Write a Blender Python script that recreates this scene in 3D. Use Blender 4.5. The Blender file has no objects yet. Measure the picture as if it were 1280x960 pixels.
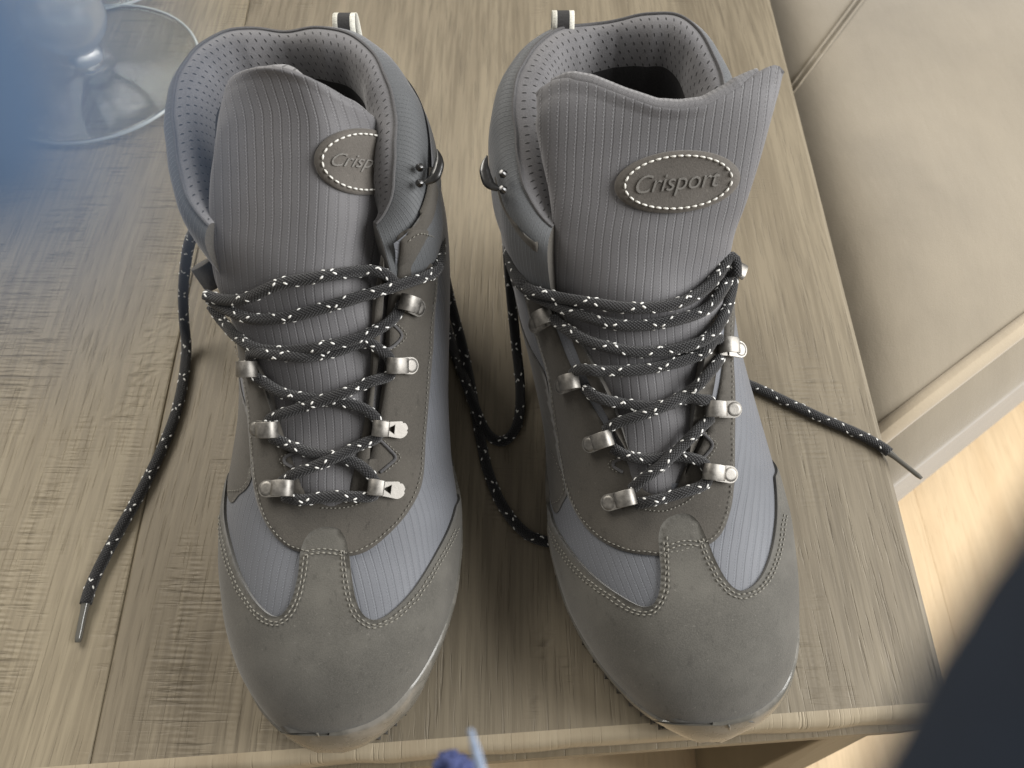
import bpy, bmesh, math, random
import numpy as np
from mathutils import Vector, Matrix
from mathutils.geometry import delaunay_2d_cdt
from mathutils.bvhtree import BVHTree
random.seed(4)
rng = np.random.default_rng(4)
scene = bpy.context.scene
col = scene.collection

# ------------------------------------------------------------------ camera
CAM_H, PITCH, FPX = 0.40, math.radians(61.0), 925.0
cam_d = bpy.data.cameras.new('camera')
cam = bpy.data.objects.new('camera', cam_d); col.objects.link(cam)
cam.location = (0, 0, CAM_H)
cam.rotation_euler = (math.pi / 2 - PITCH, 0, 0)
cam_d.sensor_width = 36; cam_d.lens = 36 * FPX / 1280
cam_d.clip_start = 0.001; cam_d.clip_end = 60
cam_d.dof.use_dof = True
cam_d.dof.focus_distance = 0.345
cam_d.dof.aperture_fstop = 15.0
scene.camera = cam

# ------------------------------------------------------------------ light
w = bpy.data.worlds.new('World'); scene.world = w; w.use_nodes = True
bg = w.node_tree.nodes['Background']
bg.inputs[0].default_value = (1.0, 0.96, 0.90, 1); bg.inputs[1].default_value = 0.27

def area(name, loc, target, sx, sy, power, colr):
    l = bpy.data.lights.new(name, 'AREA'); l.shape = 'RECTANGLE'; l.size = sx; l.size_y = sy
    l.energy = power; l.color = colr
    o = bpy.data.objects.new(name, l); col.objects.link(o); o.location = loc
    o.rotation_euler = (Vector(target) - Vector(loc)).to_track_quat('-Z', 'Y').to_euler()
area('window_light_right', (1.25, 0.10, 0.80), (0.0, 0.15, 0.05), 0.9, 1.0, 36, (1.0, 0.99, 0.975))
area('window_light_back', (-1.0, 1.1, 1.15), (-0.1, 0.2, 0.0), 1.1, 0.8, 27, (1.0, 0.95, 0.87))
scene.view_settings.view_transform = 'Standard'
scene.view_settings.look = 'None'
scene.view_settings.exposure = 0.05
scene.view_settings.gamma = 1.0
scene.render.engine = 'CYCLES'

# ------------------------------------------------------------------ measuring helpers
CP, SP_ = math.cos(PITCH), math.sin(PITCH)
FWD = np.array([0, CP, -SP_]); UPV = np.array([0, SP_, CP]); CAM = np.array([0, 0, CAM_H])

def ray(u, v):
    d = FWD + np.array([(u - 640) / FPX, 0, 0]) - UPV * ((v - 480) / FPX)
    return d
def P(u, v, z):
    d = ray(u, v); return CAM + d * ((z - CAM_H) / d[2])
def PD(u, v, depth):
    return CAM + ray(u, v) * depth
def Pplane(u, v, p0, n):
    d = ray(u, v); t = np.dot(np.asarray(p0) - CAM, n) / np.dot(d, n); return CAM + d * t
def proj(p):
    q = np.asarray(p) - CAM
    dep = q @ FWD
    return 640 + FPX * q[..., 0] / dep, 480 - FPX * (q @ UPV) / dep

def pchip(x, y):
    x = np.asarray(x, float); y = np.asarray(y, float)
    h = np.diff(x); dl = np.diff(y) / h; n = len(x); d = np.zeros(n)
    for i in range(1, n - 1):
        if dl[i - 1] * dl[i] > 0:
            w1 = 2 * h[i] + h[i - 1]; w2 = h[i] + 2 * h[i - 1]
            d[i] = (w1 + w2) / (w1 / dl[i - 1] + w2 / dl[i])
    d[0] = dl[0]; d[-1] = dl[-1]
    def f(q):
        q = np.clip(np.asarray(q, float), x[0], x[-1])
        k = np.clip(np.searchsorted(x, q, 'right') - 1, 0, n - 2)
        t = (q - x[k]) / h[k]
        return ((1 + 2 * t) * (1 - t) ** 2 * y[k] + t * (1 - t) ** 2 * h[k] * d[k]
                + t * t * (3 - 2 * t) * y[k + 1] + t * t * (t - 1) * h[k] * d[k + 1])
    return f

def spline(pts, n):
    """smooth Catmull-Rom curve through pts, n samples evenly spaced by length"""
    p = np.asarray(pts, float)
    if len(p) == 2:
        return np.array([p[0] + (p[1] - p[0]) * t for t in np.linspace(0, 1, n)])
    q = np.vstack([2 * p[0] - p[1], p, 2 * p[-1] - p[-2]])
    out = []
    for i in range(1, len(q) - 2):
        a, b, c, d = q[i - 1], q[i], q[i + 1], q[i + 2]
        for t in np.linspace(0, 1, 16, endpoint=False):
            out.append(0.5 * (2 * b + (c - a) * t + (2 * a - 5 * b + 4 * c - d) * t * t + (3 * b - a - 3 * c + d) * t ** 3))
    out.append(p[-1]); out = np.array(out)
    L = np.r_[0, np.cumsum(np.linalg.norm(np.diff(out, axis=0), axis=1))]
    s = np.linspace(0, L[-1], n)
    return np.stack([np.interp(s, L, out[:, k]) for k in range(out.shape[1])], 1)

# ------------------------------------------------------------------ object helpers
def tag(o, label=None, cat=None, group=None, kind=None):
    if label: o['label'] = label
    if cat: o['category'] = cat
    if group: o['group'] = group
    if kind: o['kind'] = kind
    return o
def empty(name, loc):
    o = bpy.data.objects.new(name, None); col.objects.link(o); o.location = tuple(loc)
    o.empty_display_size = 0.02
    return o
def link_mesh(name, me, parent=None, mats=()):
    for m in mats: me.materials.append(m)
    o = bpy.data.objects.new(name, me); col.objects.link(o)
    if parent is not None:
        o.parent = parent
        q = parent; off = Vector((0, 0, 0))
        while q is not None: off += q.location; q = q.parent
        o.location = -off
    return o
def mesh(name, verts, faces, mats, parent=None, uvs=None, smooth=True, midx=None):
    me = bpy.data.meshes.new(name)
    me.from_pydata([tuple(map(float, v)) for v in verts], [], [tuple(map(int, f)) for f in faces])
    if uvs is not None:
        ul = me.uv_layers.new(name='UVMap')
        li = np.zeros(len(me.loops), np.int32); me.loops.foreach_get('vertex_index', li)
        ul.data.foreach_set('uv', np.asarray(uvs, np.float32)[li].ravel())
    if midx is not None: me.polygons.foreach_set('material_index', np.asarray(midx, np.int32))
    me.polygons.foreach_set('use_smooth', [bool(smooth)] * len(me.polygons))
    me.update()
    if not isinstance(mats, (list, tuple)): mats = [mats]
    return link_mesh(name, me, parent, mats)

class Geo:
    def __init__(s): s.v = []; s.f = []; s.uv = []; s.m = []
    def add(s, v, f, uv=None, m=0):
        b = len(s.v); s.v.extend([tuple(x) for x in v]); s.f.extend([tuple(i + b for i in q) for q in f])
        s.uv.extend([tuple(x) for x in uv] if uv is not None else [(0, 0)] * len(v)); s.m.extend([m] * len(f))
    def build(s, name, mats, parent=None, smooth=True):
        return mesh(name, s.v, s.f, mats, parent, s.uv, smooth, s.m)

def grid_faces(nr, nc, wrap=False):
    f = []
    for i in range(nr - 1):
        for j in range(nc if wrap else nc - 1):
            k = (j + 1) % nc
            f.append((i * nc + j, i * nc + k, (i + 1) * nc + k, (i + 1) * nc + j))
    return f

def frames(path):
    path = np.asarray(path, float)
    t = np.gradient(path, axis=0); t /= np.linalg.norm(t, axis=1)[:, None] + 1e-12
    n = np.zeros_like(t); a = np.array([0, 0, 1.0]) if abs(t[0][2]) < .9 else np.array([1.0, 0, 0])
    n[0] = np.cross(t[0], np.cross(a, t[0])); n[0] /= np.linalg.norm(n[0])
    for i in range(1, len(t)):
        m = n[i - 1] - t[i] * np.dot(n[i - 1], t[i]); n[i] = m / (np.linalg.norm(m) + 1e-12)
    return t, n, np.cross(t, n)

def tube(G, path, r, seg=10, m=0, cap=True, flat=1.0):
    path = np.asarray(path, float); t, n, b = frames(path)
    r = np.broadcast_to(r, (len(path),)); L = np.r_[0, np.cumsum(np.linalg.norm(np.diff(path, axis=0), axis=1))]
    V = []; UV = []
    for i, p in enumerate(path):
        for j in range(seg + 1):
            a = 2 * math.pi * j / seg
            V.append(p + r[i] * (math.cos(a) * n[i] * flat + math.sin(a) * b[i])); UV.append((L[i], j / seg))
    F = grid_faces(len(path), seg + 1)
    if cap:
        V.append(path[0]); V.append(path[-1]); UV += [(0, 0), (L[-1], 0)]
        c0, c1 = len(V) - 2, len(V) - 1; e = (len(path) - 1) * (seg + 1)
        for j in range(seg): F.append((c0, j + 1, j)); F.append((c1, e + j, e + j + 1))
    G.add(V, F, UV, m)

def box(G, cx, cy, cz, sx, sy, sz, M=None, m=0):
    V = [(cx + a * sx / 2, cy + b * sy / 2, cz + c * sz / 2) for a in (-1, 1) for b in (-1, 1) for c in (-1, 1)]
    if M is not None: V = [tuple(M @ Vector(q)) for q in V]
    G.add(V, [(0, 1, 3, 2), (4, 6, 7, 5), (0, 4, 5, 1), (2, 3, 7, 6), (0, 2, 6, 4), (1, 5, 7, 3)], None, m)

def bevel(o, wd, seg=2):
    m = o.modifiers.new('bevel', 'BEVEL'); m.width = wd; m.segments = seg; m.limit_method = 'ANGLE'
    return o

# ------------------------------------------------------------------ materials
class NT:
    def __init__(s, name, rough=0.7, metal=0.0, spec=0.5, base=(.5, .5, .5)):
        s.mat = bpy.data.materials.new(name); s.mat.use_nodes = True; s.t = s.mat.node_tree
        s.b = s.t.nodes['Principled BSDF']
        s.b.inputs['Roughness'].default_value = rough; s.b.inputs['Metallic'].default_value = metal
        s.b.inputs['Specular IOR Level'].default_value = spec; s.b.inputs['Base Color'].default_value = (*base, 1)
    def n(s, typ, **kw):
        nd = s.t.nodes.new(typ)
        for k, v in kw.items():
            if k in nd.inputs.keys(): s.set(nd.inputs[k], v)
            else: setattr(nd, k, v)
        return nd
    def set(s, inp, v):
        if isinstance(v, bpy.types.NodeSocket): s.t.links.new(v, inp)
        else: inp.default_value = v
    def math(s, op, a, b=None, c=None, clamp=False):
        nd = s.t.nodes.new('ShaderNodeMath'); nd.operation = op; nd.use_clamp = clamp
        for i, x in enumerate((a, b, c)):
            if x is not None: s.set(nd.inputs[i], x)
        return nd.outputs[0]
    def noise(s, vec, scale, detail=3, rough=.5, dist=0):
        nd = s.n('ShaderNodeTexNoise'); nd.inputs['Scale'].default_value = scale; nd.inputs['Detail'].default_value = detail
        nd.inputs['Roughness'].default_value = rough; nd.inputs['Distortion'].default_value = dist
        if vec is not None: s.set(nd.inputs['Vector'], vec)
        return nd.outputs['Fac']
    def ramp(s, fac, stops):
        nd = s.n('ShaderNodeValToRGB'); s.set(nd.inputs[0], fac); e = nd.color_ramp.elements
        while len(e) < len(stops): e.new(.5)
        for i, (p, c) in enumerate(stops):
            e[i].position = p; e[i].color = (*c, 1) if len(c) == 3 else c
        return nd.outputs[0]
    def smooth(s, x, a, b):
        nd = s.n('ShaderNodeMapRange'); nd.interpolation_type = 'SMOOTHSTEP'; s.set(nd.inputs['Value'], x)
        nd.inputs['From Min'].default_value = a; nd.inputs['From Max'].default_value = b
        return nd.outputs[0]
    def mix(s, f, a, b, mode='MIX'):
        nd = s.n('ShaderNodeMix', data_type='RGBA', blend_type=mode)
        s.set(nd.inputs[0], f)
        for i, x in ((6, a), (7, b)):
            s.set(nd.inputs[i], (*x, 1) if isinstance(x, tuple) and len(x) == 3 else x)
        return nd.outputs[2]
    def color(s, c): s.set(s.b.inputs['Base Color'], c)
    def bump(s, h, strength=.5, dist=.001, prev=None):
        nd = s.n('ShaderNodeBump'); s.set(nd.inputs['Height'], h); nd.inputs['Strength'].default_value = strength
        nd.inputs['Distance'].default_value = dist
        if prev is not None: s.set(nd.inputs['Normal'], prev)
        s.set(s.b.inputs['Normal'], nd.outputs[0]); return nd.outputs[0]
    def obj(s): return s.n('ShaderNodeTexCoord').outputs['Object']
    def geo(s): return s.n('ShaderNodeNewGeometry').outputs['Position']
    def uv(s):
        nd = s.n('ShaderNodeSeparateXYZ'); s.set(nd.inputs[0], s.n('ShaderNodeTexCoord').outputs['UV']); return nd.outputs[0], nd.outputs[1]
    def mapping(s, vec, scale, rot=(0, 0, 0)):
        nd = s.n('ShaderNodeMapping'); s.set(nd.inputs[0], vec); nd.inputs['Scale'].default_value = scale
        nd.inputs['Rotation'].default_value = rot; return nd.outputs[0]

def suede(name, base, worn=.0, rough=.85):
    m = NT(name, rough=rough, spec=.25); g = m.geo()
    a = m.noise(g, 55, 5, .6); b = m.noise(g, 1500, 3, .6); c = m.noise(g, 14, 3, .6)
    k = lambda f: tuple(x * f for x in base)
    cc = m.ramp(a, [(.28, k(.82)), (.5, k(1.0)), (.74, k(1.20 + worn))])
    cc = m.mix(m.smooth(b, .30, .72), cc, m.mix(.5, cc, k(1.6)), 'MIX')
    sc = m.smooth(m.noise(m.mapping(g, (160, 420, 160), (0, 0, .7)), 1, 4, .6), .66, .78)
    cc = m.mix(m.math('MULTIPLY', sc, .22 + worn), cc, k(2.0))
    cc = m.mix(m.math('MULTIPLY', m.smooth(c, .42, .72), .45), cc, k(1.45))
    nap = m.noise(m.mapping(g, (260, 120, 200), (0, 0, .4)), 1, 4, .7)
    cc = m.mix(m.math('MULTIPLY', m.smooth(nap, .42, .30), .5), cc, k(.68))
    cc = m.mix(m.math('MULTIPLY', m.smooth(m.noise(g, 620, 2, .5), .68, .76), .45), cc, k(2.4))
    m.color(cc); n1 = m.bump(b, .35, .0004); m.bump(a, .25, .001, n1)
    m.b.inputs['Sheen Weight'].default_value = .25; m.b.inputs['Sheen Roughness'].default_value = .5
    return m.mat
def ripstop(name, base, pitch=.0036, dark=.5, light=1.7, rough=.6):
    """fabric woven in columns, a row of small dashes along each column line"""
    m = NT(name, rough=rough, spec=.35); u, v = m.uv(); g = m.geo()
    wob = m.math('MULTIPLY', m.noise(g, 60, 2), .0012)
    uu = m.math('ADD', u, wob)
    x = m.math('FRACT', m.math('DIVIDE', uu, pitch))
    ci = m.math('FLOOR', m.math('DIVIDE', uu, pitch))
    d = m.math('ABSOLUTE', m.math('SUBTRACT', x, .5))
    y = m.math('FRACT', m.math('ADD', m.math('DIVIDE', v, .0013), m.math('MULTIPLY', ci, .37)))
    dy = m.math('ABSOLUTE', m.math('SUBTRACT', y, .5))
    line = m.smooth(d, .13, .03)
    dash = m.math('MULTIPLY', line, m.smooth(dy, .33, .20))
    x2 = m.math('FRACT', m.math('ADD', m.math('DIVIDE', uu, pitch), .17))
    d2 = m.math('ABSOLUTE', m.math('SUBTRACT', x2, .5))
    dot = m.math('MULTIPLY', m.smooth(d2, .10, .04), m.smooth(dy, .24, .10))
    wv = m.noise(m.mapping(m.n('ShaderNodeTexCoord').outputs['UV'], (1, 1, 1)), 1900, 2, .6)
    big = m.noise(g, 22, 3, .55)
    k = lambda f: tuple(q * f for q in base)
    cc = m.ramp(big, [(.3, k(.88)), (.7, k(1.12))])
    cc = m.mix(m.smooth(wv, .3, .7), m.mix(1.0, cc, (.8, .8, .8), 'MULTIPLY'), cc)
    cc = m.mix(m.math('MULTIPLY', dash, .6), cc, k(dark))
    cc = m.mix(m.math('MULTIPLY', dot, .45), cc, k(light))
    m.color(cc)
    h = m.math('SUBTRACT', m.math('ADD', m.math('MULTIPLY', wv, .25), m.math('MULTIPLY', dot, .6)), m.math('MULTIPLY', line, .45))
    m.bump(h, .55, .0005)
    m.b.inputs['Sheen Weight'].default_value = .35; m.b.inputs['Sheen Roughness'].default_value = .4
    m.b.inputs['Sheen Tint'].default_value = (.9, .9, .95, 1)
    return m.mat
def airmesh(name, base, px=.0042, py=.0034, hole=True):
    """padded lining with staggered little punched holes"""
    m = NT(name, rough=.75, spec=.25); u, v = m.uv(); g = m.geo()
    row = m.math('FLOOR', m.math('DIVIDE', v, py))
    off = m.math('MULTIPLY', m.math('MODULO', row, 2.0), .5)
    x = m.math('SUBTRACT', m.math('FRACT', m.math('ADD', m.math('DIVIDE', u, px), off)), .5)
    y = m.math('SUBTRACT', m.math('FRACT', m.math('DIVIDE', v, py)), .5)
    xs = m.math('ADD', x, m.math('MULTIPLY', y, .35))
    r = m.math('SQRT', m.math('ADD', m.math('POWER', m.math('DIVIDE', xs, .11), 2), m.math('POWER', m.math('DIVIDE', y, .25), 2)))
    h = m.smooth(r, 1.15, .7)
    wv = m.noise(g, 1700, 2, .6); big = m.noise(g, 35, 3, .5)
    k = lambda f: tuple(q * f for q in base)
    cc = m.ramp(big, [(.3, k(.9)), (.7, k(1.12))])
    cc = m.mix(m.smooth(wv, .3, .75), cc, k(1.25))
    cc = m.mix(m.math('MULTIPLY', h, .85), cc, k(.12))
    m.color(cc); m.bump(m.math('SUBTRACT', m.math('MULTIPLY', wv, .3), h), .6, .0007)
    m.b.inputs['Sheen Weight'].default_value = .35
    return m.mat

M = {}
M['toe'] = suede('toe_suede', (.086, .082, .072), .16)
M['panel'] = suede('panel_suede', (.068, .062, .053))
M['patch'] = suede('patch_leather', (.095, .086, .076), rough=.7)
M['mesh'] = ripstop('side_fabric', (.160, .168, .187), pitch=.0040, dark=.62, light=1.5)
M['tongue'] = ripstop('tongue_fabric', (.160, .157, .163))
M['collarf'] = ripstop('collar_fabric', (.118, .124, .130), pitch=.0022, dark=.7, light=1.3)
M['lining'] = airmesh('perforated_lining', (.150, .147, .152))
def simple(name, base, rough=.6, metal=0., spec=.5, nscale=400, var=.25, bs=.3, bd=.0005):
    m = NT(name, rough=rough, metal=metal, spec=spec); g = m.geo(); a = m.noise(g, nscale, 4, .6)
    m.color(m.ramp(a, [(.3, tuple(x * (1 - var) for x in base)), (.7, tuple(min(1, x * (1 + var)) for x in base))]))
    if bs: m.bump(a, bs, bd)
    return m.mat
M['binding'] = simple('binding_fabric', (.10, .098, .10), .85, nscale=1800)
M['rand'] = NT('rubber_rand', rough=.33, spec=.55)
_m = M['rand']; _g = _m.geo(); _a = _m.noise(_g, 60, 4, .6); _b = _m.noise(_g, 900, 3)
_m.color(_m.mix(_m.smooth(_a, .4, .7), (.12, .115, .10), (.22, .205, .18)))
_m.set(_m.b.inputs['Roughness'], _m.ramp(_a, [(.3, (.18,) * 3), (.7, (.38,) * 3)])); _m.bump(_b, .12, .0004)
M['rand'] = _m.mat
M['sole'] = simple('outsole_rubber', (.035, .034, .032), .7, nscale=300)
M['midsole'] = simple('midsole_rubber', (.10, .097, .09), .6, nscale=300)
M['thread'] = simple('grey_thread', (.235, .225, .195), .7, nscale=2500, bs=0)
M['threadw'] = simple('white_thread', (.80, .79, .74), .7, nscale=2500, bs=0)
M['lining_shade'] = simple('lining_painted_shade', (.030, .029, .030), .9, nscale=1500)  # near-black lining tone, the dimness inside the boot painted in
M['dark'] = simple('dark_fabric', (.035, .034, .034), .85, nscale=1500)
M['white_cloth'] = simple('white_webbing', (.66, .65, .58), .8, nscale=1800)
M['metal'] = NT('worn_nickel', rough=.34, metal=1.0)
_m = M['metal']; _g = _m.geo(); _a = _m.noise(_g, 350, 4, .65)
_m.color(_m.ramp(_a, [(.3, (.20, .19, .175)), (.7, (.35, .335, .31))]))
_m.set(_m.b.inputs['Roughness'], _m.ramp(_a, [(.3, (.44,) * 3), (.7, (.62,) * 3)])); _m.bump(_a, .2, .0004)
M['metal'] = _m.mat
M['darkmetal'] = simple('black_nickel', (.10, .10, .10), .3, metal=1.0, nscale=500, bs=.05)
# lace: braided sheath
_m = NT('black_lace', rough=.62, spec=.4); u_, v_ = _m.uv()
_k = _m.math('MULTIPLY', v_, 11.0); _l = _m.math('DIVIDE', u_, .0017)
w1 = _m.math('SINE', _m.math('MULTIPLY', _m.math('ADD', _l, _k), math.pi)); w2 = _m.math('SINE', _m.math('MULTIPLY', _m.math('SUBTRACT', _l, _k), math.pi))
_h = _m.math('ABSOLUTE', _m.math('MULTIPLY', w1, w2))
_m.color(_m.mix(_h, (.004, .004, .005), (.022, .022, .024))); _m.bump(_h, .8, .0006)
_m.b.inputs['Sheen Weight'].default_value = .2
M['lace'] = _m.mat
M['fleck'] = simple('lace_fleck', (.85, .85, .82), .6, bs=0, var=.05)

def wood(name, base, dark, chatter=True, seed=0.0, grain=1.0):
    m = NT(name, rough=.55, spec=.35); g = m.geo()
    loc = m.n('ShaderNodeVectorMath', operation='ADD'); m.set(loc.inputs[0], g); loc.inputs[1].default_value = (seed * 3.1, seed * 1.7, seed)
    g = loc.outputs[0]
    wob = m.n('ShaderNodeVectorMath', operation='MULTIPLY_ADD')
    nz = m.n('ShaderNodeTexNoise'); nz.inputs['Scale'].default_value = 5; m.set(nz.inputs['Vector'], m.mapping(g, (1, .5, 1)))
    m.set(wob.inputs[0], nz.outputs['Color']); wob.inputs[1].default_value = (.016, .01, 0); m.set(wob.inputs[2], g)
    gw = wob.outputs[0]
    broad = m.noise(m.mapping(gw, (38, 2.6, 1)), 1, 4, .55)
    fine = m.noise(m.mapping(gw, (330, 16, 1)), 1, 4, .6)
    pores = m.noise(m.mapping(gw, (760, 30, 1)), 1, 2, .5)
    patch = m.noise(m.mapping(g, (7, 4, 1)), 1, 3, .5)
    cc = m.ramp(broad, [(.22, dark), (.55, base), (.85, tuple(x * 1.14 for x in base))])
    cc = m.mix(m.math('MULTIPLY', m.smooth(fine, .62, .36), .55 * grain), cc, tuple(x * .78 for x in dark))
    cc = m.mix(m.math('MULTIPLY', m.smooth(pores, .60, .74), .42 * grain), cc, tuple(x * .55 for x in dark))
    cc = m.mix(m.math('MULTIPLY', m.smooth(patch, .35, .7), .35), cc, tuple(x * 1.22 for x in base))
    h = m.math('SUBTRACT', m.math('MULTIPLY', fine, .5), m.math('MULTIPLY', m.smooth(pores, .58, .72), .6))
    nrm = m.bump(h, .50, .0008)
    if chatter:
        # saw marks: fine ridges across the grain, in irregular patches; some areas slanted
        def ridges(rot, fx, fy, lo, hi, sc, sd, period):
            mp = m.mapping(g, (fx, fy, 1), (0, 0, rot)); str_ = m.noise(mp, 1, 3, .55, .3)
            mp2 = m.mapping(g, (1, 1, 1), (0, 0, rot)); sx = m.n('ShaderNodeSeparateXYZ'); m.set(sx.inputs[0], mp2)
            wv = m.math('SINE', m.math('ADD', m.math('MULTIPLY', sx.outputs[1], 6.283 / period), m.math('MULTIPLY', m.noise(m.mapping(g, (24, 50, 1)), 1, 2, .5), 7.0)))
            area_ = m.smooth(m.noise(m.mapping(g, (sc, sc * .4, 1 + sd)), 1, 4, .6), lo, hi)
            br = m.smooth(m.noise(m.mapping(g, (90, 60, 1)), 1, 3, .6), .40, .60)
            st_ = m.math('ADD', m.math('MULTIPLY', m.smooth(str_, .50, .66), 1.0), m.math('MULTIPLY', m.math('MULTIPLY', wv, br), .38))
            return m.math('MULTIPLY', st_, area_)
        k_ = chatter if isinstance(chatter, float) else 0.0
        r1 = ridges(.04, 26, 330, .42 + k_, .60 + k_, 15, 0.0, .0030); r2 = ridges(-.72, 24, 260, .50 + k_, .62 + k_, 12, 2.7, .0060)
        hh = m.math('ADD', r1, r2)
        cc = m.mix(m.math('MULTIPLY', m.smooth(hh, .15, 1.1), .50), cc, tuple(x * .66 for x in dark))
        m.bump(m.math('MULTIPLY', hh, -1.0), .6, .0007, nrm)
    m.color(cc)
    return m.mat
M['wood'] = [wood('weathered_oak_%s' % n, (.270, .230, .160), (.185, .152, .103), True, sd)
             for n, sd in (('a', 0.3), ('b', 1.9), ('c', 4.2))]
M['wood_r'] = wood('weathered_oak_d', (.225, .191, .136), (.140, .115, .080), .11, 7.7)
M['wood_e'] = wood('oak_edge', (.38, .32, .225), (.31, .25, .17), False, 2.2, .4)
M['wood_s'] = wood('oak_side', (.22, .18, .12), (.16, .13, .08), False, 5.2, .6)
M['floor'] = wood('light_floor_oak', (.70, .54, .34), (.60, .44, .26), False, 9.1, .35)

# ------------------------------------------------------------------ table, floor, sofa
FLOOR_Z = -0.52
EPS = np.array([0, 0, 0])
def line_at(p, q, y):
    t = (y - p[1]) / (q[1] - p[1]); return p + (q - p) * t
eR0, eR1 = P(965, 0, 0), P(1171, 800, 0)
s10, s11 = P(312, 0, 0), P(165, 700, 0)
F0, F1 = P(0, 963, 0), P(1110, 882, 0)         # inner edge of the worn bevel along the front
def on_front(p, q):                            # where a board line meets the front edge
    a = np.array([q[0] - p[0], -(F1[0] - F0[0])]); b = np.array([q[1] - p[1], -(F1[1] - F0[1])])
    t, _ = np.linalg.solve(np.array([a, b]), np.array([F0[0] - p[0], F0[1] - p[1]])); return p + (q - p) * t
def board_line(k):                             # k=0 the seam seen at the left, k=1 the right edge
    return s10 * (1 - k) + eR0 * k, s11 * (1 - k) + eR1 * k
table = tag(empty('coffee_table', (0.1, .4, FLOOR_Z)), 'weathered light oak coffee table under the two grey boots', 'table')
fdir = (F1 - F0) / np.linalg.norm(F1 - F0); fn = np.array([fdir[1], -fdir[0], 0]); fn = fn if fn[1] < 0 else -fn
ks = [-1.72, -.86, 0.0, 1.0]
for i in range(len(ks) - 1):
    g = .00014
    (a0, a1), (b0, b1) = board_line(ks[i]), board_line(ks[i + 1])
    A = on_front(a0, a1); B = on_front(b0, b1)
    ax = line_at(a0, a1, 1.05); bx = line_at(b0, b1, 1.05)
    A = A + [g, 0, 0]; ax = ax + [g, 0, 0]; B = B - [g, 0, 0]; bx = bx - [g, 0, 0]
    vs = []; n = 24
    right = i == len(ks) - 2
    # section across the board, from bottom left up and over
    prof = [(0, -.034), (0, -.0010), (.0011, 0)]
    for r in range(n + 1):
        t = r / n
        l = A + (ax - A) * t; rr = B + (bx - B) * t; wd = np.linalg.norm(rr - l); d = (rr - l) / wd
        rb = .004 if right else .0011
        for q in ([0, -.034], [0, -.001], [.0011, 0], [wd * .5, 0], [wd - rb, 0], [wd - rb * .3, -rb * .3], [wd, -rb], [wd, -.034]):
            vs.append(l + d * q[0] + np.array([0, 0, q[1]]))
    F = grid_faces(n + 1, 8) + [(0, 1, 2, 3, 4, 5, 6, 7)]
    mat = M['wood'][i % 3] if i < 2 else (M['wood_r'])
    o = mesh('table_board', vs, F, mat, table, smooth=False)
# worn bevel along the front, then the flat front face and the rail under it
Bv = Geo()
rows = []
L0 = on_front(*board_line(-1.72)); R0 = on_front(eR0, eR1)
prof = [(0, 0), (.0035, -.0006), (.0060, -.0022), (.0072, -.0050), (.0074, -.0340)]
n = 60; vs = []
for r in range(n + 1):
    p = L0 + (R0 - L0) * r / n
    j = .0005 * math.sin(r * 1.7) + .0004 * math.sin(r * 4.1)
    for a, b in prof: vs.append(p + fn * (a + (j if a > 0 else 0)) + np.array([0, 0, b]))
mesh('edge_moulding', vs, grid_faces(n + 1, len(prof)) + [tuple(range(5))] + [tuple(range(n * 5, n * 5 + 5))[::-1]], M['wood_e'], table)
vs = []
for r in (0, 1):
    p = L0 + (R0 - L0) * r - fn * .02
    for a, b in [(0, -.0345), (.0305, -.0345), (.0305, -.066), (0, -.066)]: vs.append(p + fn * a + np.array([0, 0, b]))
mesh('front_rail', vs, [(0, 1, 5, 4), (1, 2, 6, 5), (2, 3, 7, 6), (0, 4, 7, 3), (0, 3, 2, 1), (4, 5, 6, 7)], M['wood_s'], table, smooth=False)
# slab side under the right end
q0 = P(1046, 915, -.066); q1 = P(1112, 907, -.066)
dirx = (q1 - q0) / np.linalg.norm(q1 - q0); back = (eR0 - eR1); back /= np.linalg.norm(back); back[2] = 0
vs = []
f0, f1 = P(872, 998, FLOOR_Z), P(932, 997, FLOOR_Z)
for z, c0, c1 in ((-.0665, q0, q1), (FLOOR_Z + .009, f0, f1)):
    for a in (c0, c1, c1 + back * .9, c0 + back * .9): vs.append([a[0], a[1], z])
bevel(mesh('side_slab', vs, [(0, 1, 2, 3), (7, 6, 5, 4), (0, 4, 5, 1), (1, 5, 6, 2), (2, 6, 7, 3), (3, 7, 4, 0)], M['wood_s'], table, smooth=False), .0015)

# floor boards
flr = tag(mesh('floor', [(-4, -3, FLOOR_Z), (4, -3, FLOOR_Z), (4, 5, FLOOR_Z), (-4, 5, FLOOR_Z)], [(0, 1, 2, 3)], M['dark'], smooth=False), kind='structure')
k = 0
for i in range(-5, 7):
    x0 = i * .19 + .05
    for j in range(-1, 2):
        y0 = -0.9 + j * 1.3 + (i % 3) * .43
        G = Geo(); box(G, x0, y0, FLOOR_Z + .004, .1899, 1.2998, .008)
        o = bevel(G.build('floor_board', [M['floor']], flr, smooth=False), .0003, 1)

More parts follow.
